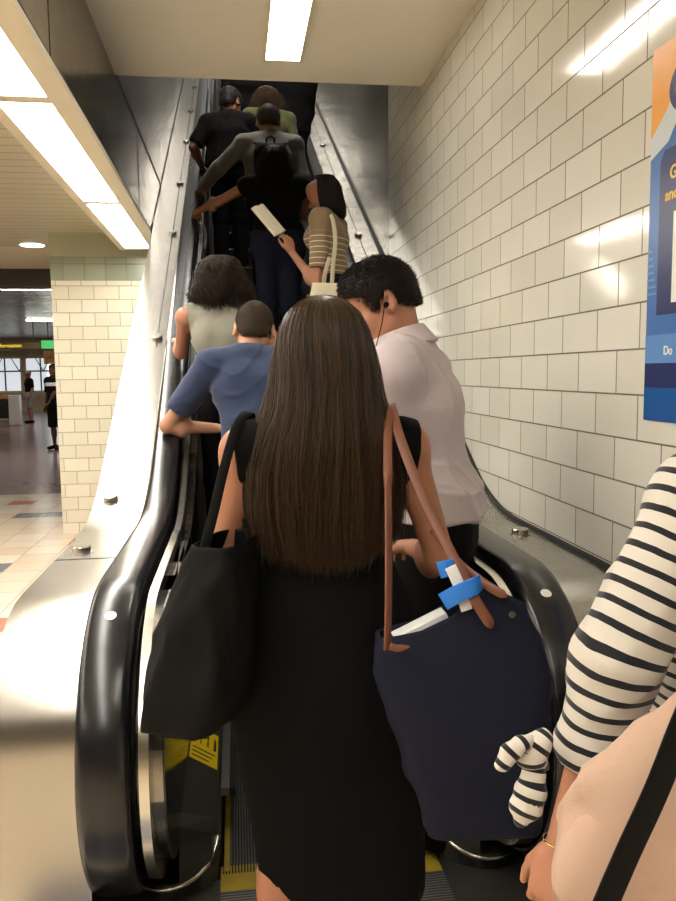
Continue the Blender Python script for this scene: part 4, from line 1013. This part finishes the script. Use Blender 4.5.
# ================================================================ black tote on the left arm
M_bcanvas = cloth('black_nylon', srgb(13, 12, 12), .75, .12, 700, .0002, .1)
tb = empty('tote_bag', (-.08, 1.66, .79), 'black cloth tote bag hanging on the left arm of the woman in the black dress', 'bag')
wv = nrmz(A(.42, 1, 0)); dv = nrmz(A(1, -.42, 0))
rows = [(A(-.105, 1.66, .825), wv * .10, dv * .075), (A(-.105, 1.66, .838), wv * .115, dv * .092), (A(-.095, 1.66, .90), wv * .13, dv * .10), (A(-.075, 1.66, 1.0), wv * .13, dv * .092), (A(-.055, 1.66, 1.10), wv * .125, dv * .078), (A(-.035, 1.66, 1.18), wv * .11, dv * .060), (A(-.025, 1.66, 1.225), wv * .10, dv * .052)]
bb = loft('bag_body', rows, M_bcanvas, tb, fold=.5, seed=12, e=3.4); world_part(bb, tb)
world_part(ribbon('strap', [(-.075, 1.60, 1.21), (-.052, 1.62, 1.29), (-.028, 1.66, 1.38), (.0, 1.72, 1.462), (.03, 1.79, 1.49), (.04, 1.88, 1.45)], .021, .005, (1, .2, -.3), M_bcanvas, tb), tb)
world_part(ribbon('strap', [(.025, 1.74, 1.20), (.01, 1.78, 1.30), (.005, 1.83, 1.38), (.02, 1.86, 1.46), (.04, 1.86, 1.47)], .02, .005, (1, .2, -.3), M_bcanvas, tb), tb)

RZ = lambda y: .98 + K * (y - Y0)      # handrail top on the incline
def feet_z(x, y): return tread(y)
# ================================================================ man in the pale shirt with an earphone
C_shirt = cloth('pale_pink_linen', srgb(186, 174, 177), .85, .04, 500, .0003, .1)
F3 = Fig('man in a pale pink button shirt with short black hair and a black earphone', (.628, 2.47, tread(2.47)), 64, 1.15, w=1.03, lean=(0, .07), bulk=1.0)
J = F3.J; F3.H = head_frame(20, 28); J['head'] = J['neck'] + A(.0, .075, .150)
for n in 'LR': J['hip' + n] += A(0, -.02, 0)
J['pel'] += A(0, -.02, 0)
F3.arm('L', (.36, 2.62, 1.26), (-.5, -.5, -1)); F3.arm('R', (.44, 2.86, 1.26), (.5, -.4, -1))
F3.skin(SK2, .005, curl=(35, 45, 30)); F3.trousers(C_black, top=.985, off=.010); F3.shoes(C_black)
F3.top(C_shirt, off=.021, sleeve=1.75, hem=.97, h=.0055, amp=.0105, name='shirt', fr=9, seed=4, sl_off=.02, dir_=(.3, .2, 1), loose=0)
def collar():
    nk = J['neck']; lo = nk - .16; V = Vol(nk - A(.16, .16, .10), nk + A(.16, .16, .14), .004)
    up = nrmz(A(0, .35, 1)); c = nk + A(0, .012, .015)
    V.cap(c - up * .01, c + up * .052, .082, .076, .004, cutb=True, cuta=True); V.cap(c + up * .0, c + up * .09, .064, .067, .003, op='s')
    V.cap(c + up * .047, c + up * .005, .0, .0, 0)
    # fold-down leaf
    W_ = Vol(nk - A(.16, .16, .10), nk + A(.16, .16, .14), .004)
    V.cap(c + up * .054, c - up * .006, .078, .103, .004, cuta=True, cutb=True); V.cap(c + up * .052, c - up * .02, .071, .094, .002, op='s')
    V.cap(c + up * .04, c - up * .02, .082, .084, 0, cuta=True, cutb=True); V.cap(c - up * .06, c + up * .1, .066, .068, .003, op='s')
    V.cap(c + A(0, .16, -.08), c + A(0, .085, .10), .012, .03, .004, op='s')
    return F3.part(V, 'collar', C_shirt)
collar()
short_hair(F3, H_dark, thick=.010, n=9000, L=.014, flow=(0, .45, -.15), messy=.05, rad=.0007, seed=6, high=.0, line=[(-.14, -.05), (-.08, -.045), (-.045, -.03), (-.02, .012), (.01, .014), (.02, -.015), (.034, -.01), (.045, .035), (.075, .052), (.13, .068)])
ear = J['head'] + F3.H @ (A(-.086, .002, -.012) * 1.02)
ep = ball('earphone', ear, .0085, C_black, F3.root); tube('earphone_wire', [ear + A(-.004, .004, 0), ear + A(-.004, .012, -.05), ear + A(.0, .035, -.13), ear + A(.03, .06, -.22)], .0014, C_black, ep, 6)
F3.part((lambda V: (V.torso if False else None, V)[1])(Vol(A(-.01, -.01, -.01), A(.01, .01, .01), .005)), 'x', C_black) if False else None
ph = empty('phone', (.40, 2.74, 1.36), 'black phone held by the man in the pale pink shirt', 'phone')
o = box('phone_case', (-.038, -.005, -.075), (.038, .005, .075), M_black, ph, .004); sc_ = box('screen', (-.034, -.0065, -.068), (.034, -.0045, .068), light_mat('phone_screen', (.8, .85, .9, 1), .3), ph); ph.rotation_euler = (radians(-35), 0, radians(58))
# ================================================================ man in the blue t-shirt leaning on the left rail
C_blue = cloth('blue_tshirt', srgb(46, 57, 86), .9, .06, 600, .0002)
F4 = Fig('man in a blue t-shirt leaning over the left handrail, head bowed, short brown hair', (.17, 3.74, tread(3.74)), 4, .985, w=1.05, lean=(-.10, .13), hs=1.16)
J = F4.J; F4.H = head_frame(-4, 26, 4); J['head'] = J['neck'] + A(.045, .09, .125)
J['elL'] = F4.W(-.345, 3.98, RZ(3.98) + .052); J['wrL'] = F4.W(-.10, 4.02, RZ(3.98) + .03); F4.arm('R', (.12, 4.1, 1.5), (.6, 0, -1))
F4.skin(SK4, .0055); F4.trousers(C_jeans); F4.shoes(C_black)
F4.top(C_blue, off=.016, sleeve=.72, hem=.90, amp=.009, name='tshirt', fr=8, seed=9, sl_off=.022, dir_=(.8, 0, 1), loose=.03)
short_hair(F4, H_light, thick=.008, n=7000, L=.010, flow=(0, -.2, -.5), rad=.0006, seed=7)
# ================================================================ woman in the grey sleeveless top
C_grey = cloth('grey_knit', srgb(138, 136, 124), .9, .05, 500)
F5 = Fig('woman in a grey sleeveless top with wavy dark bob, at the left handrail', (-.015, 4.28, tread(4.28)), 0, 1.0, fem=True, w=1.24, lean=(-.05, .04))
J = F5.J; F5.H = head_frame(-10, 10); J['head'] = J['neck'] + A(0, .03, .15)
F5.arm('L', (-.335, 4.76, RZ(4.76) + .05), (0, -.5, -1)); F5.arm('R', (.25, 4.55, 1.7), (.6, -.2, -1))
F5.skin(SK2, .006); F5.trousers(C_black); F5.shoes(C_black)
F5.top(C_grey, off=.014, sleeve=0, hem=.92, amp=.004, name='top', fr=7, seed=3)
hz = J['head']
long_hair(F5, [(hz[0], hz[1] + .01, hz[2] + .135, .01, .02), (hz[0], hz[1], hz[2] + .125, .06, .07), (hz[0], hz[1] - .01, hz[2] + .08, .098, .105), (hz[0], hz[1] - .015, hz[2] + .01, .125, .115), (hz[0], hz[1] - .02, hz[2] - .06, .142, .115), (hz[0], hz[1] - .02, hz[2] - .12, .138, .105), (hz[0], hz[1] - .015, hz[2] - .15, .115, .09)],
          H_dbrown, n=3000, phimax=120, rad=.0018, seed=5, curl=(.016, 20), wob=.012, endj=.22, phf=lambda t: np.interp(t, [0, .3, 1], [1.4, 1.05, .9]))
# ================================================================ woman reading a book
F6 = Fig('woman in a tan striped knit top with a dark bob, reading an open book', (.685, 5.42, tread(5.42)), 62, 1.02, fem=True, w=1.0, lean=(0, .03))
J = F6.J; F6.H = head_frame(6, 24); J['head'] = J['neck'] + A(0, .045, .14)
C_knit = striped('tan_striped_knit', srgb(132, 110, 82), srgb(206, 196, 172), 'stripe', .036, .84)
C_knitp = cloth('tan_knit', srgb(132, 110, 82))
J['elL'] = F6.W(.56, 5.22, 2.16); J['wrL'] = F6.W(.40, 5.34, 2.40); J['elR'] = F6.W(.62, 5.60, 2.15); J['wrR'] = F6.W(.575, 5.26, 2.10)
F6.skin(SK1, .0055, hd={'L': dict(d=F6.D(-.25, .1, 1), n=F6.D(.5, -1, 0), side=-1, curl=(30, 35, 25)), 'R': dict(d=F6.D(-.3, -.9, .1), n=F6.D(0, -.3, 1), side=1)})
F6.trousers(C_navyd); F6.shoes(C_black)
zs = J['chest'][2]
F6.top(C_knit, off=.012, sleeve=.75, hem=.92, amp=.003, name='knit_top', fr=8, seed=6, sl_off=.012, attr=('stripe', lambda V: np.where(V[:, 2] < zs + .02, V[:, 2], np.floor((V[:, 2]) / .036) * .036 * 0 + .01)))
hz = J['head']
long_hair(F6, [(hz[0], hz[1] - .01, hz[2] + .135, .01, .02), (hz[0], hz[1] - .01, hz[2] + .125, .055, .07), (hz[0], hz[1] - .015, hz[2] + .08, .088, .105), (hz[0], hz[1] - .02, hz[2] + .01, .102, .12), (hz[0], hz[1] - .03, hz[2] - .07, .112, .125), (hz[0], hz[1] - .035, hz[2] - .13, .115, .118), (hz[0], hz[1] - .035, hz[2] - .16, .105, .105)],
          H_dark, n=2600, phimax=98, rad=.0011, seed=9, wob=.004, endj=.06, phf=lambda t: np.interp(t, [0, .3, 1], [1.5, 1.0, .86]))
bk = empty('open_book', (.245, 5.28, 2.595), 'open paperback held up by the woman in the tan striped top', 'book')
M_page = mottled('book_page', srgb(214, 206, 184), .6, .04)
def half(sgn, nm):
    n = 10; V = []; F = []; hw = .085; hh = .115
    prof = [(0, .0)] + [(sgn * hw * t, .016 * sin(pi * min(1, t * 1.2) * .8)) for t in np.linspace(.08, 1, 9)]
    for y0 in (-hh, hh):
        for (a, b) in prof: V.append((a, y0, b + .004))
        for (a, b) in prof[::-1]: V.append((a, y0, -.002))
    m = len(prof) * 2
    F = [tuple(range(m)), tuple(range(m, 2 * m))[::-1]] + [(i, (i + 1) % m, m + (i + 1) % m, m + i) for i in range(m)]
    return link('pages', mesh_from('pages', V, F), M_page, bk)
half(-1, 'l'); half(1, 'r'); box('cover', (-.09, -.118, -.006), (.09, .118, -.002), mottled('book_cover', srgb(190, 178, 150), .4, .05), bk)
bk.rotation_euler = Matrix(((-.42, .64, .64), (-.85, -.05, -.515), (-.30, -.77, .565))).to_euler()
ts = empty('tote_bag', (.64, 5.15, 1.86), 'cream canvas shoulder bag of the woman reading a book', 'bag')
M_cream2 = cloth('cream_canvas', srgb(206, 196, 168), .9)
world_part(loft('bag_body', [(A(.64, 5.14, 1.86), A(.12, .03, 0), A(-.01, .04, 0)), (A(.64, 5.14, 1.89), A(.14, .03, 0), A(-.01, .05, 0)), (A(.64, 5.15, 2.05), A(.14, .03, 0), A(-.01, .04, 0)), (A(.64, 5.17, 2.17), A(.12, .02, 0), A(-.004, .02, 0))], M_cream2, ts, n=24, fold=.05), ts)
world_part(ribbon('strap', [(.655, 5.19, 2.16), (.665, 5.175, 2.30), (.68, 5.17, 2.45), (.67, 5.19, 2.57), (.66, 5.27, 2.64), (.68, 5.38, 2.64)], .03, .004, (1, .4, 0), M_cream2, ts), ts)
world_part(ribbon('strap', [(.60, 5.20, 2.15), (.61, 5.17, 2.24), (.64, 5.165, 2.34)], .03, .004, (1, .4, 0), M_cream2, ts), ts)
# ================================================================ woman in black reaching for the left rail
F7 = Fig('woman in a black top with long dark hair, bare arm reaching to the left handrail', (.37, 6.33, tread(6.33)), -2, 1.02, fem=True, w=1.32, lean=(-.02, .05), bulk=1.12)
J = F7.J; F7.H = head_frame(0, 18); J['head'] = J['neck'] + A(0, .045, .14)
F7.arm('L', (-.33, 6.74, RZ(6.74) + .05), (-.2, -1, -.6)); F7.arm('R', (.5, 6.8, 3.0), (.6, -.2, -1))
F7.skin(SK1, .0065, hd={'L': dict(n=(0, 0, 1), d=(-.3, .8, -.3), curl=(35, 55, 35))}); F7.trousers(C_navyd, off=.02); F7.shoes(C_black)
F7.top(C_black, off=.016, sleeve=.18, hem=.86, amp=.004, name='top', fr=7, seed=13)
hz = J['head']
long_hair(F7, [(hz[0], hz[1] + .01, hz[2] + .135, .01, .02), (hz[0], hz[1], hz[2] + .12, .06, .07), (hz[0], hz[1] - .01, hz[2] + .06, .105, .11), (hz[0], hz[1] - .02, hz[2] - .04, .13, .12), (hz[0], hz[1] - .05, hz[2] - .14, .15, .11), (hz[0], hz[1] - .07, hz[2] - .22, .15, .10), (hz[0], hz[1] - .07, hz[2] - .27, .12, .08)],
          H_dark, n=1800, phimax=105, rad=.0013, seed=10, wob=.01, curl=(.006, 14), endj=.2)
# ================================================================ man with the black backpack
C_char = cloth('charcoal_jersey', srgb(128, 123, 115), .9)
F8 = Fig('man in a grey long-sleeved shirt wearing a black backpack, hand on the left handrail', (.355, 7.12, tread(7.12)), 0, 1.08, w=1.14, lean=(0, .04), hs=1.16)
J = F8.J; F8.H = head_frame(0, 22); J['head'] = J['neck'] + A(0, .05, .14)
F8.arm('L', (-.27, 7.34, RZ(7.34) + .045), (-.6, -1, -.4)); F8.arm('R', (.62, 7.3, 3.15), (.3, -.6, -1))
F8.skin(SK4, .0065, hd={'L': dict(n=(0, 0, 1), d=(-.3, .8, -.3), curl=(35, 55, 35))}); F8.trousers(C_navyd); F8.shoes(C_black)
F8.top(C_char, off=.018, sleeve=1.92, hem=.92, amp=.005, name='shirt', fr=7, seed=15, sl_off=.018, loose=.02)
short_hair(F8, H_light, thick=.010, n=3500, L=.016, flow=(0, -.2, -.4), rad=.0009, seed=8, messy=.2)
bp = empty('backpack', (.355, 6.95, F8.root.location.z + 1.0), 'black backpack worn by the man in the grey long-sleeved shirt', 'backpack')
c8 = Vector((.355, 6.925, F8.root.location.z + 1.22))
V = Vol(A(-.2, -.16, -.3), A(.2, .14, .3), .006); V.rbox(A(0, 0, -.02), A(.145, .07, .20), None, .055); V.rbox(A(0, -.065, -.08), A(.115, .04, .11), None, .03, .015); V.rbox(A(0, .0, .15), A(.125, .065, .06), None, .05, .02)
o = skin_obj('pack_body', V, M_bcanvas, bp, fold=(.003, dict(freq=10, seed=2))); o.location = c8 - bp.location
def bpt(*p): return c8 + Vector(p)
world_part(tube('grab_loop', [bpt(-.035, .02, .19), bpt(-.035, .0, .25), bpt(0, -.005, .275), bpt(.035, .0, .25), bpt(.035, .02, .19)], .009, M_bcanvas, bp), bp)
for q in (-1, 1): world_part(ribbon('shoulder_strap', [bpt(q * .07, .04, .17), bpt(q * .105, .08, .235), bpt(q * .125, .17, .245), bpt(q * .14, .26, .19), bpt(q * .15, .30, .08)], .06, .014, (1, 0, 0), M_bcanvas, bp), bp)
world_part(tube('zip', [bpt(-.10, -.085, .03), bpt(-.08, -.10, .075), bpt(.08, -.10, .075), bpt(.10, -.085, .03)], .003, M_chrome, bp), bp)
# ================================================================ man in the black polo
F9 = Fig('man in a black short-sleeved shirt and black trousers, at the left rail near the top', (-.005, 7.86, tread(7.86)), -6, 1.04, w=1.03, lean=(0, .03), hs=1.12)
J = F9.J; F9.H = head_frame(-28, 20); J['head'] = J['neck'] + A(.02, .04, .14)
F9.arm('L', (-.27, 8.05, 3.62), (-.6, -.6, -.6)); F9.arm('R', (.18, 8.15, 3.66), (.8, -.4, -.6))
F9.skin(SK3, .007); F9.trousers(C_black); F9.shoes(C_black)
F9.top(C_black, off=.020, sleeve=.85, hem=.97, amp=.005, name='polo_shirt', fr=7, seed=17, sl_off=.024, loose=.03)
short_hair(F9, H_dark, thick=.012, n=2500, L=.015, flow=(0, -.2, -.4), rad=.0009, seed=3)
tube('belt', [(.165 * cos(a), .0 + .128 * sin(a), 1.0) for a in [2 * pi * i / 36 for i in range(37)]], .018, M_black, F9.root, 8)
box('belt_clip', (.085, -.135, .97), (.115, -.12, 1.03), M_chrome, F9.root, .004)
# ================================================================ person in green with frizzy hair
C_green = cloth('olive_top', srgb(74, 76, 38), .9)
F10 = Fig('person in an olive green top with messy brown hair, behind the man with the backpack', (.46, 8.15, tread(8.15)), 12, .98, fem=True, w=1.3, lean=(-.05, .05))
J = F10.J; F10.H = head_frame(20, 25); J['head'] = J['neck'] + A(0, .05, .135)
F10.skin(SK3, .008); F10.trousers(C_navyd); F10.shoes(C_black); F10.top(C_green, off=.018, sleeve=.9, hem=.9, name='top', h=.008)
hz = J['head']
long_hair(F10, [(hz[0], hz[1] + .01, hz[2] + .15, .02, .03), (hz[0], hz[1], hz[2] + .13, .055, .06), (hz[0], hz[1] - .01, hz[2] + .07, .085, .10), (hz[0], hz[1] - .015, hz[2] - .02, .09, .10), (hz[0], hz[1] - .02, hz[2] - .09, .09, .09)],
          H_frizz, n=1500, phimax=120, rad=.0014, seed=12, wob=.03, curl=(.014, 20), endj=.3)
# ================================================================ two dark figures at the top
F11 = Fig('person in a bulky black jacket at the right handrail, highest on the right', (.66, 8.75, tread(8.75)), 0, 1.05, w=1.12, lean=(0, .02), bulk=1.1)
F11.H = head_frame(0, 15); F11.arm('R', (.80, 8.95, RZ(8.95) + .05), (1, -.6, -.6)); F11.skin(SK3, .008); F11.trousers(C_black, h=.008); F11.shoes(C_black)
F11.top(C_black, off=.032, sleeve=1.9, hem=.85, name='jacket', h=.008, sl_off=.032, amp=.007); short_hair(F11, H_dark, thick=.012, n=1500, rad=.001)
F12 = Fig('person in dark clothes highest on the escalator, cut off by the soffit', (.20, 9.75, tread(9.75)), 0, 1.0, w=1.05)
F12.skin(SK3, .008); F12.trousers(C_navyd, h=.008); F12.shoes(C_black); F12.top(C_black, off=.02, sleeve=1.9, hem=.9, name='jacket', h=.008); short_hair(F12, H_dark, n=1500, rad=.001)
# ================================================================ person with the striped sleeve, near right
F2 = Fig('person at the right edge in a black and white striped top, only an arm showing', (.875, 1.16, 0), 0, 1.0, fem=True, w=1.0)
J = F2.J; fz = F2.W(.738, 1.13, 1.375); J['shL'] = fz
J['elL'] = F2.W(.580, 1.10, 1.125); J['wrL'] = F2.W(.506, 1.13, .80)
C_stripe = striped('striped_jersey', srgb(186, 180, 169), srgb(16, 17, 24), 'stripe', .0315, .66, wobble=.006); C_stripe2 = striped('striped_jersey_tie', srgb(186, 180, 169), srgb(16, 17, 24), 'stripe', .022, .62)
F2.skin(SK2, .0045, hd={'L': dict(d=F2.D(-.18, .10, -.95), n=F2.D(-.75, -.75, 0), side=1, curl=(24, 32, 22), thumb=30)})
F2.trousers(C_jeans, top=1.0); F2.shoes(C_black)
F2.J['elR'], F2.J['wrR'] = F2.J['elR'], F2.J['wrR']
def sleeve2():
    a, e, w_ = J['shL'], J['elL'], J['wrL']; u = nrmz(w_ - e); b = e + u * .175
    lo, hi = F2.bounds(.13); lo[2] = .84; V = Vol(lo, hi, .005); F2.torso(V, .014)
    V.cap(J['neck'], a, .06, .066, .04); V.cap(a, e, .074, .068, .03); V.cap(e, b, .066, .050, .02, cutb=True)
    V.ell(b - u * .03, (.052, .050, .03), frame(A(0, 1, 0), u), .02)
    ar, er, wr = J['shR'], J['elR'], J['wrR']; V.cap(ar, er, .066, .058, .03); V.cap(er, er + (wr - er) * .5, .058, .05, .02, cutb=True)
    V.cutfn(lambda X, Y, Z: np.minimum(.88 - Z, X * 1.0 + .125)); V.cap(J['neck'] + A(0, .02, .02), J['neck'] + A(0, .05, .13), .07, .1, .004, op='s')
    V.cap(b - u * .035, b + u * .02, .030, .036, .0, op='s')
    def attr(P):
        p = P - a; d1 = nrmz(e - a); t1 = p @ d1; L1 = np.linalg.norm(e - a); t2 = L1 + (P - e) @ u; sm = 1 / (1 + np.exp(-(t1 - L1) / .02))
        arm = t1 * (1 - sm) + t2 * sm; ta = 1 / (1 + np.exp(-(P[:, 0] - a[0] - .06) / .02))
        side = nrmz(np.cross(d1, (0, 1, 0))); arm = arm + .10 * (P - a) @ side + .9 * ((P - a) @ side) ** 2
        return arm * (1 - ta) + (1.5 - P[:, 2]) * ta
    F2.part(V, 'striped_top', C_stripe, attr=('stripe', attr), fold=(.006, dict(freq=10, dir_=(.2, .5, .25), seed=21)))
sleeve2()
# knotted tie at the cuff
def tail(name, pts, rads, parent, n_=20):
    V = Vol(np.min(pts, 0) - .04, np.max(pts, 0) + .04, .0022)
    for i in range(len(pts) - 1): V.cap(pts[i], pts[i + 1], rads[i], rads[i + 1], .004, flat=((.8, -.6, 0), 1.35))
    P0 = A(*pts[0]); d = nrmz(A(*pts[-1]) - P0)
    Lc = np.concatenate([[0], np.cumsum([np.linalg.norm(A(*pts[i + 1]) - A(*pts[i])) for i in range(len(pts) - 1)])])
    def attr(P):
        D = np.stack([np.linalg.norm(P - A(*q), axis=1) for q in pts], 1); i = D.argmin(1); t = Lc[i] + np.einsum('ij,ij->i', P - np.array(pts)[i], np.array([nrmz(A(*pts[min(k + 1, len(pts) - 1)]) - A(*pts[max(k - 1, 0)])) for k in range(len(pts))])[i]); return t
    return F2.part(V, name, C_stripe2, attr=('stripe', attr), fold=(.0022, dict(freq=30, dir_=nrmz(A(*pts[-1]) - P0), seed=4)))
kn = F2.W(.437, 1.09, 1.0)
tail('cuff_knot', [kn + A(.02, .0, .014), kn + A(.006, -.006, .004), kn + A(-.002, -.006, -.014), kn + A(.012, 0, -.028)], [.012, .017, .018, .014], None)
tail('cuff_tie', [kn + A(-.002, -.004, .012), kn + A(-.018, -.012, .014), kn + A(-.036, -.016, .004), kn + A(-.050, -.016, -.018)], [.009, .010, .012, .009], None)
tail('cuff_tie', [kn + A(.004, -.004, -.012), kn + A(.002, -.012, -.036), kn + A(-.004, -.016, -.062), kn + A(-.012, -.018, -.088), kn + A(-.020, -.018, -.108)], [.008, .013, .018, .018, .009], None)
e, w_ = J['elL'], J['wrL']; wc = w_ - nrmz(w_ - e) * .015; Rr = frame(A(0, 1, 0), w_ - e)
tube('bracelet', [wc + Rr @ A(.030 * cos(a), .030 * sin(a), .004 * sin(a + 1)) for a in [2 * pi * i / 28 for i in range(29)]], .0012, Mat('gold_chain', srgb(214, 180, 120), .25, 1).m, F2.root, 6)
long_hair(F2, [(0, .03, F2.J['head'][2] + .13, .01, .02), (0, .02, F2.J['head'][2] + .12, .06, .07), (0, .01, F2.J['head'][2] + .06, .09, .10), (0, 0, F2.J['head'][2] - .04, .10, .11), (0, -.02, F2.J['head'][2] - .16, .11, .10), (0, -.02, F2.J['head'][2] - .22, .09, .08)], H_dbrown, n=900, rad=.0014, phimax=105)
# peach bag and its black strap
C_peach = cloth('peach_canvas', srgb(172, 143, 124), .85, .04, 500, .0003, .15)
pb = empty('shoulder_bag', (.62, .93, .80), 'peach cloth bag with a black webbing strap, hanging behind the person in the striped top', 'bag')
wv = nrmz(A(1, -.05, 0)); dv = A(0.05, 1, 0)
rows = [(A(.74, .93, .77), wv * .22, dv * .05), (A(.73, .93, .785), wv * .27, dv * .065), (A(.715, .93, .83), wv * .298, dv * .075), (A(.705, .93, .90), wv * .298, dv * .075), (A(.735, .93, .96), wv * .300, dv * .07), (A(.775, .935, 1.02), wv * .29, dv * .06), (A(.84, .94, 1.10), wv * .275, dv * .05), (A(.90, .945, 1.18), wv * .25, dv * .035), (A(.94, .95, 1.24), wv * .22, dv * .02)]
world_part(loft('bag_body', rows, C_peach, pb, n=64, e=2.6, fold=.6, seed=31), pb)
world_part(ribbon('strap', [(.375, .80, .74), (.395, .815, .83), (.42, .828, .90), (.455, .832, .98), (.498, .835, 1.07), (.545, .85, 1.16), (.64, .89, 1.30), (.74, .97, 1.41), (.82, 1.10, 1.44)], .040, .004, (1, .2, -.6), M_bcanvas, pb), pb)
# ================================================================ two people far away in the lobby
FA = Fig('person in black with a white chest band, walking in the far lobby', (-3.83, 17.2, 0), 150, 1.07); FA.arm('L', (-3.98, 17.1, .95), (0, 1, -1)); FA.skin(skin_mat('skin_deep', srgb(98, 66, 50)), .012)
FA.trousers(C_black, h=.014, hem=.45, off=.03); FA.top(C_black, off=.02, sleeve=.8, hem=.85, h=.014, name='tshirt'); FA.shoes(C_black); short_hair(FA, H_dark, n=200, rad=.002)
zc = FA.J['chest'][2]; V = Vol(A(-.3, -.3, zc - .02), A(.3, .3, zc + .1), .012); FA.torso(V, .027); V.plane((0, 0, zc + .075), (0, 0, 1)); V.plane((0, 0, zc), (0, 0, -1)); FA.part(V, 'white_band', M_whitep)
FB = Fig('person in a dark shirt, shorts and white cap by the far lobby kiosk', (-6.9, 27.2, 0), 120, 1.03); FB.skin(SK2, .014)
FB.trousers(cloth('grey_shorts', srgb(150, 146, 138)), h=.014, hem=.5, off=.03); FB.top(C_black, off=.02, sleeve=.8, hem=.85, h=.014, name='tshirt'); FB.shoes(C_black)
V = Vol(FB.J['head'] - .16, FB.J['head'] + .18, .01); V.ell(FB.J['head'] + A(0, -.01, .045), (.09, .108, .09), None, 0); V.plane(FB.J['head'] + A(0, 0, .04), (0, 0, -1)); V.rbox(FB.J['head'] + A(0, .13, .05), A(.06, .06, .008), None, .005, .01); FB.part(V, 'cap', M_whitep)
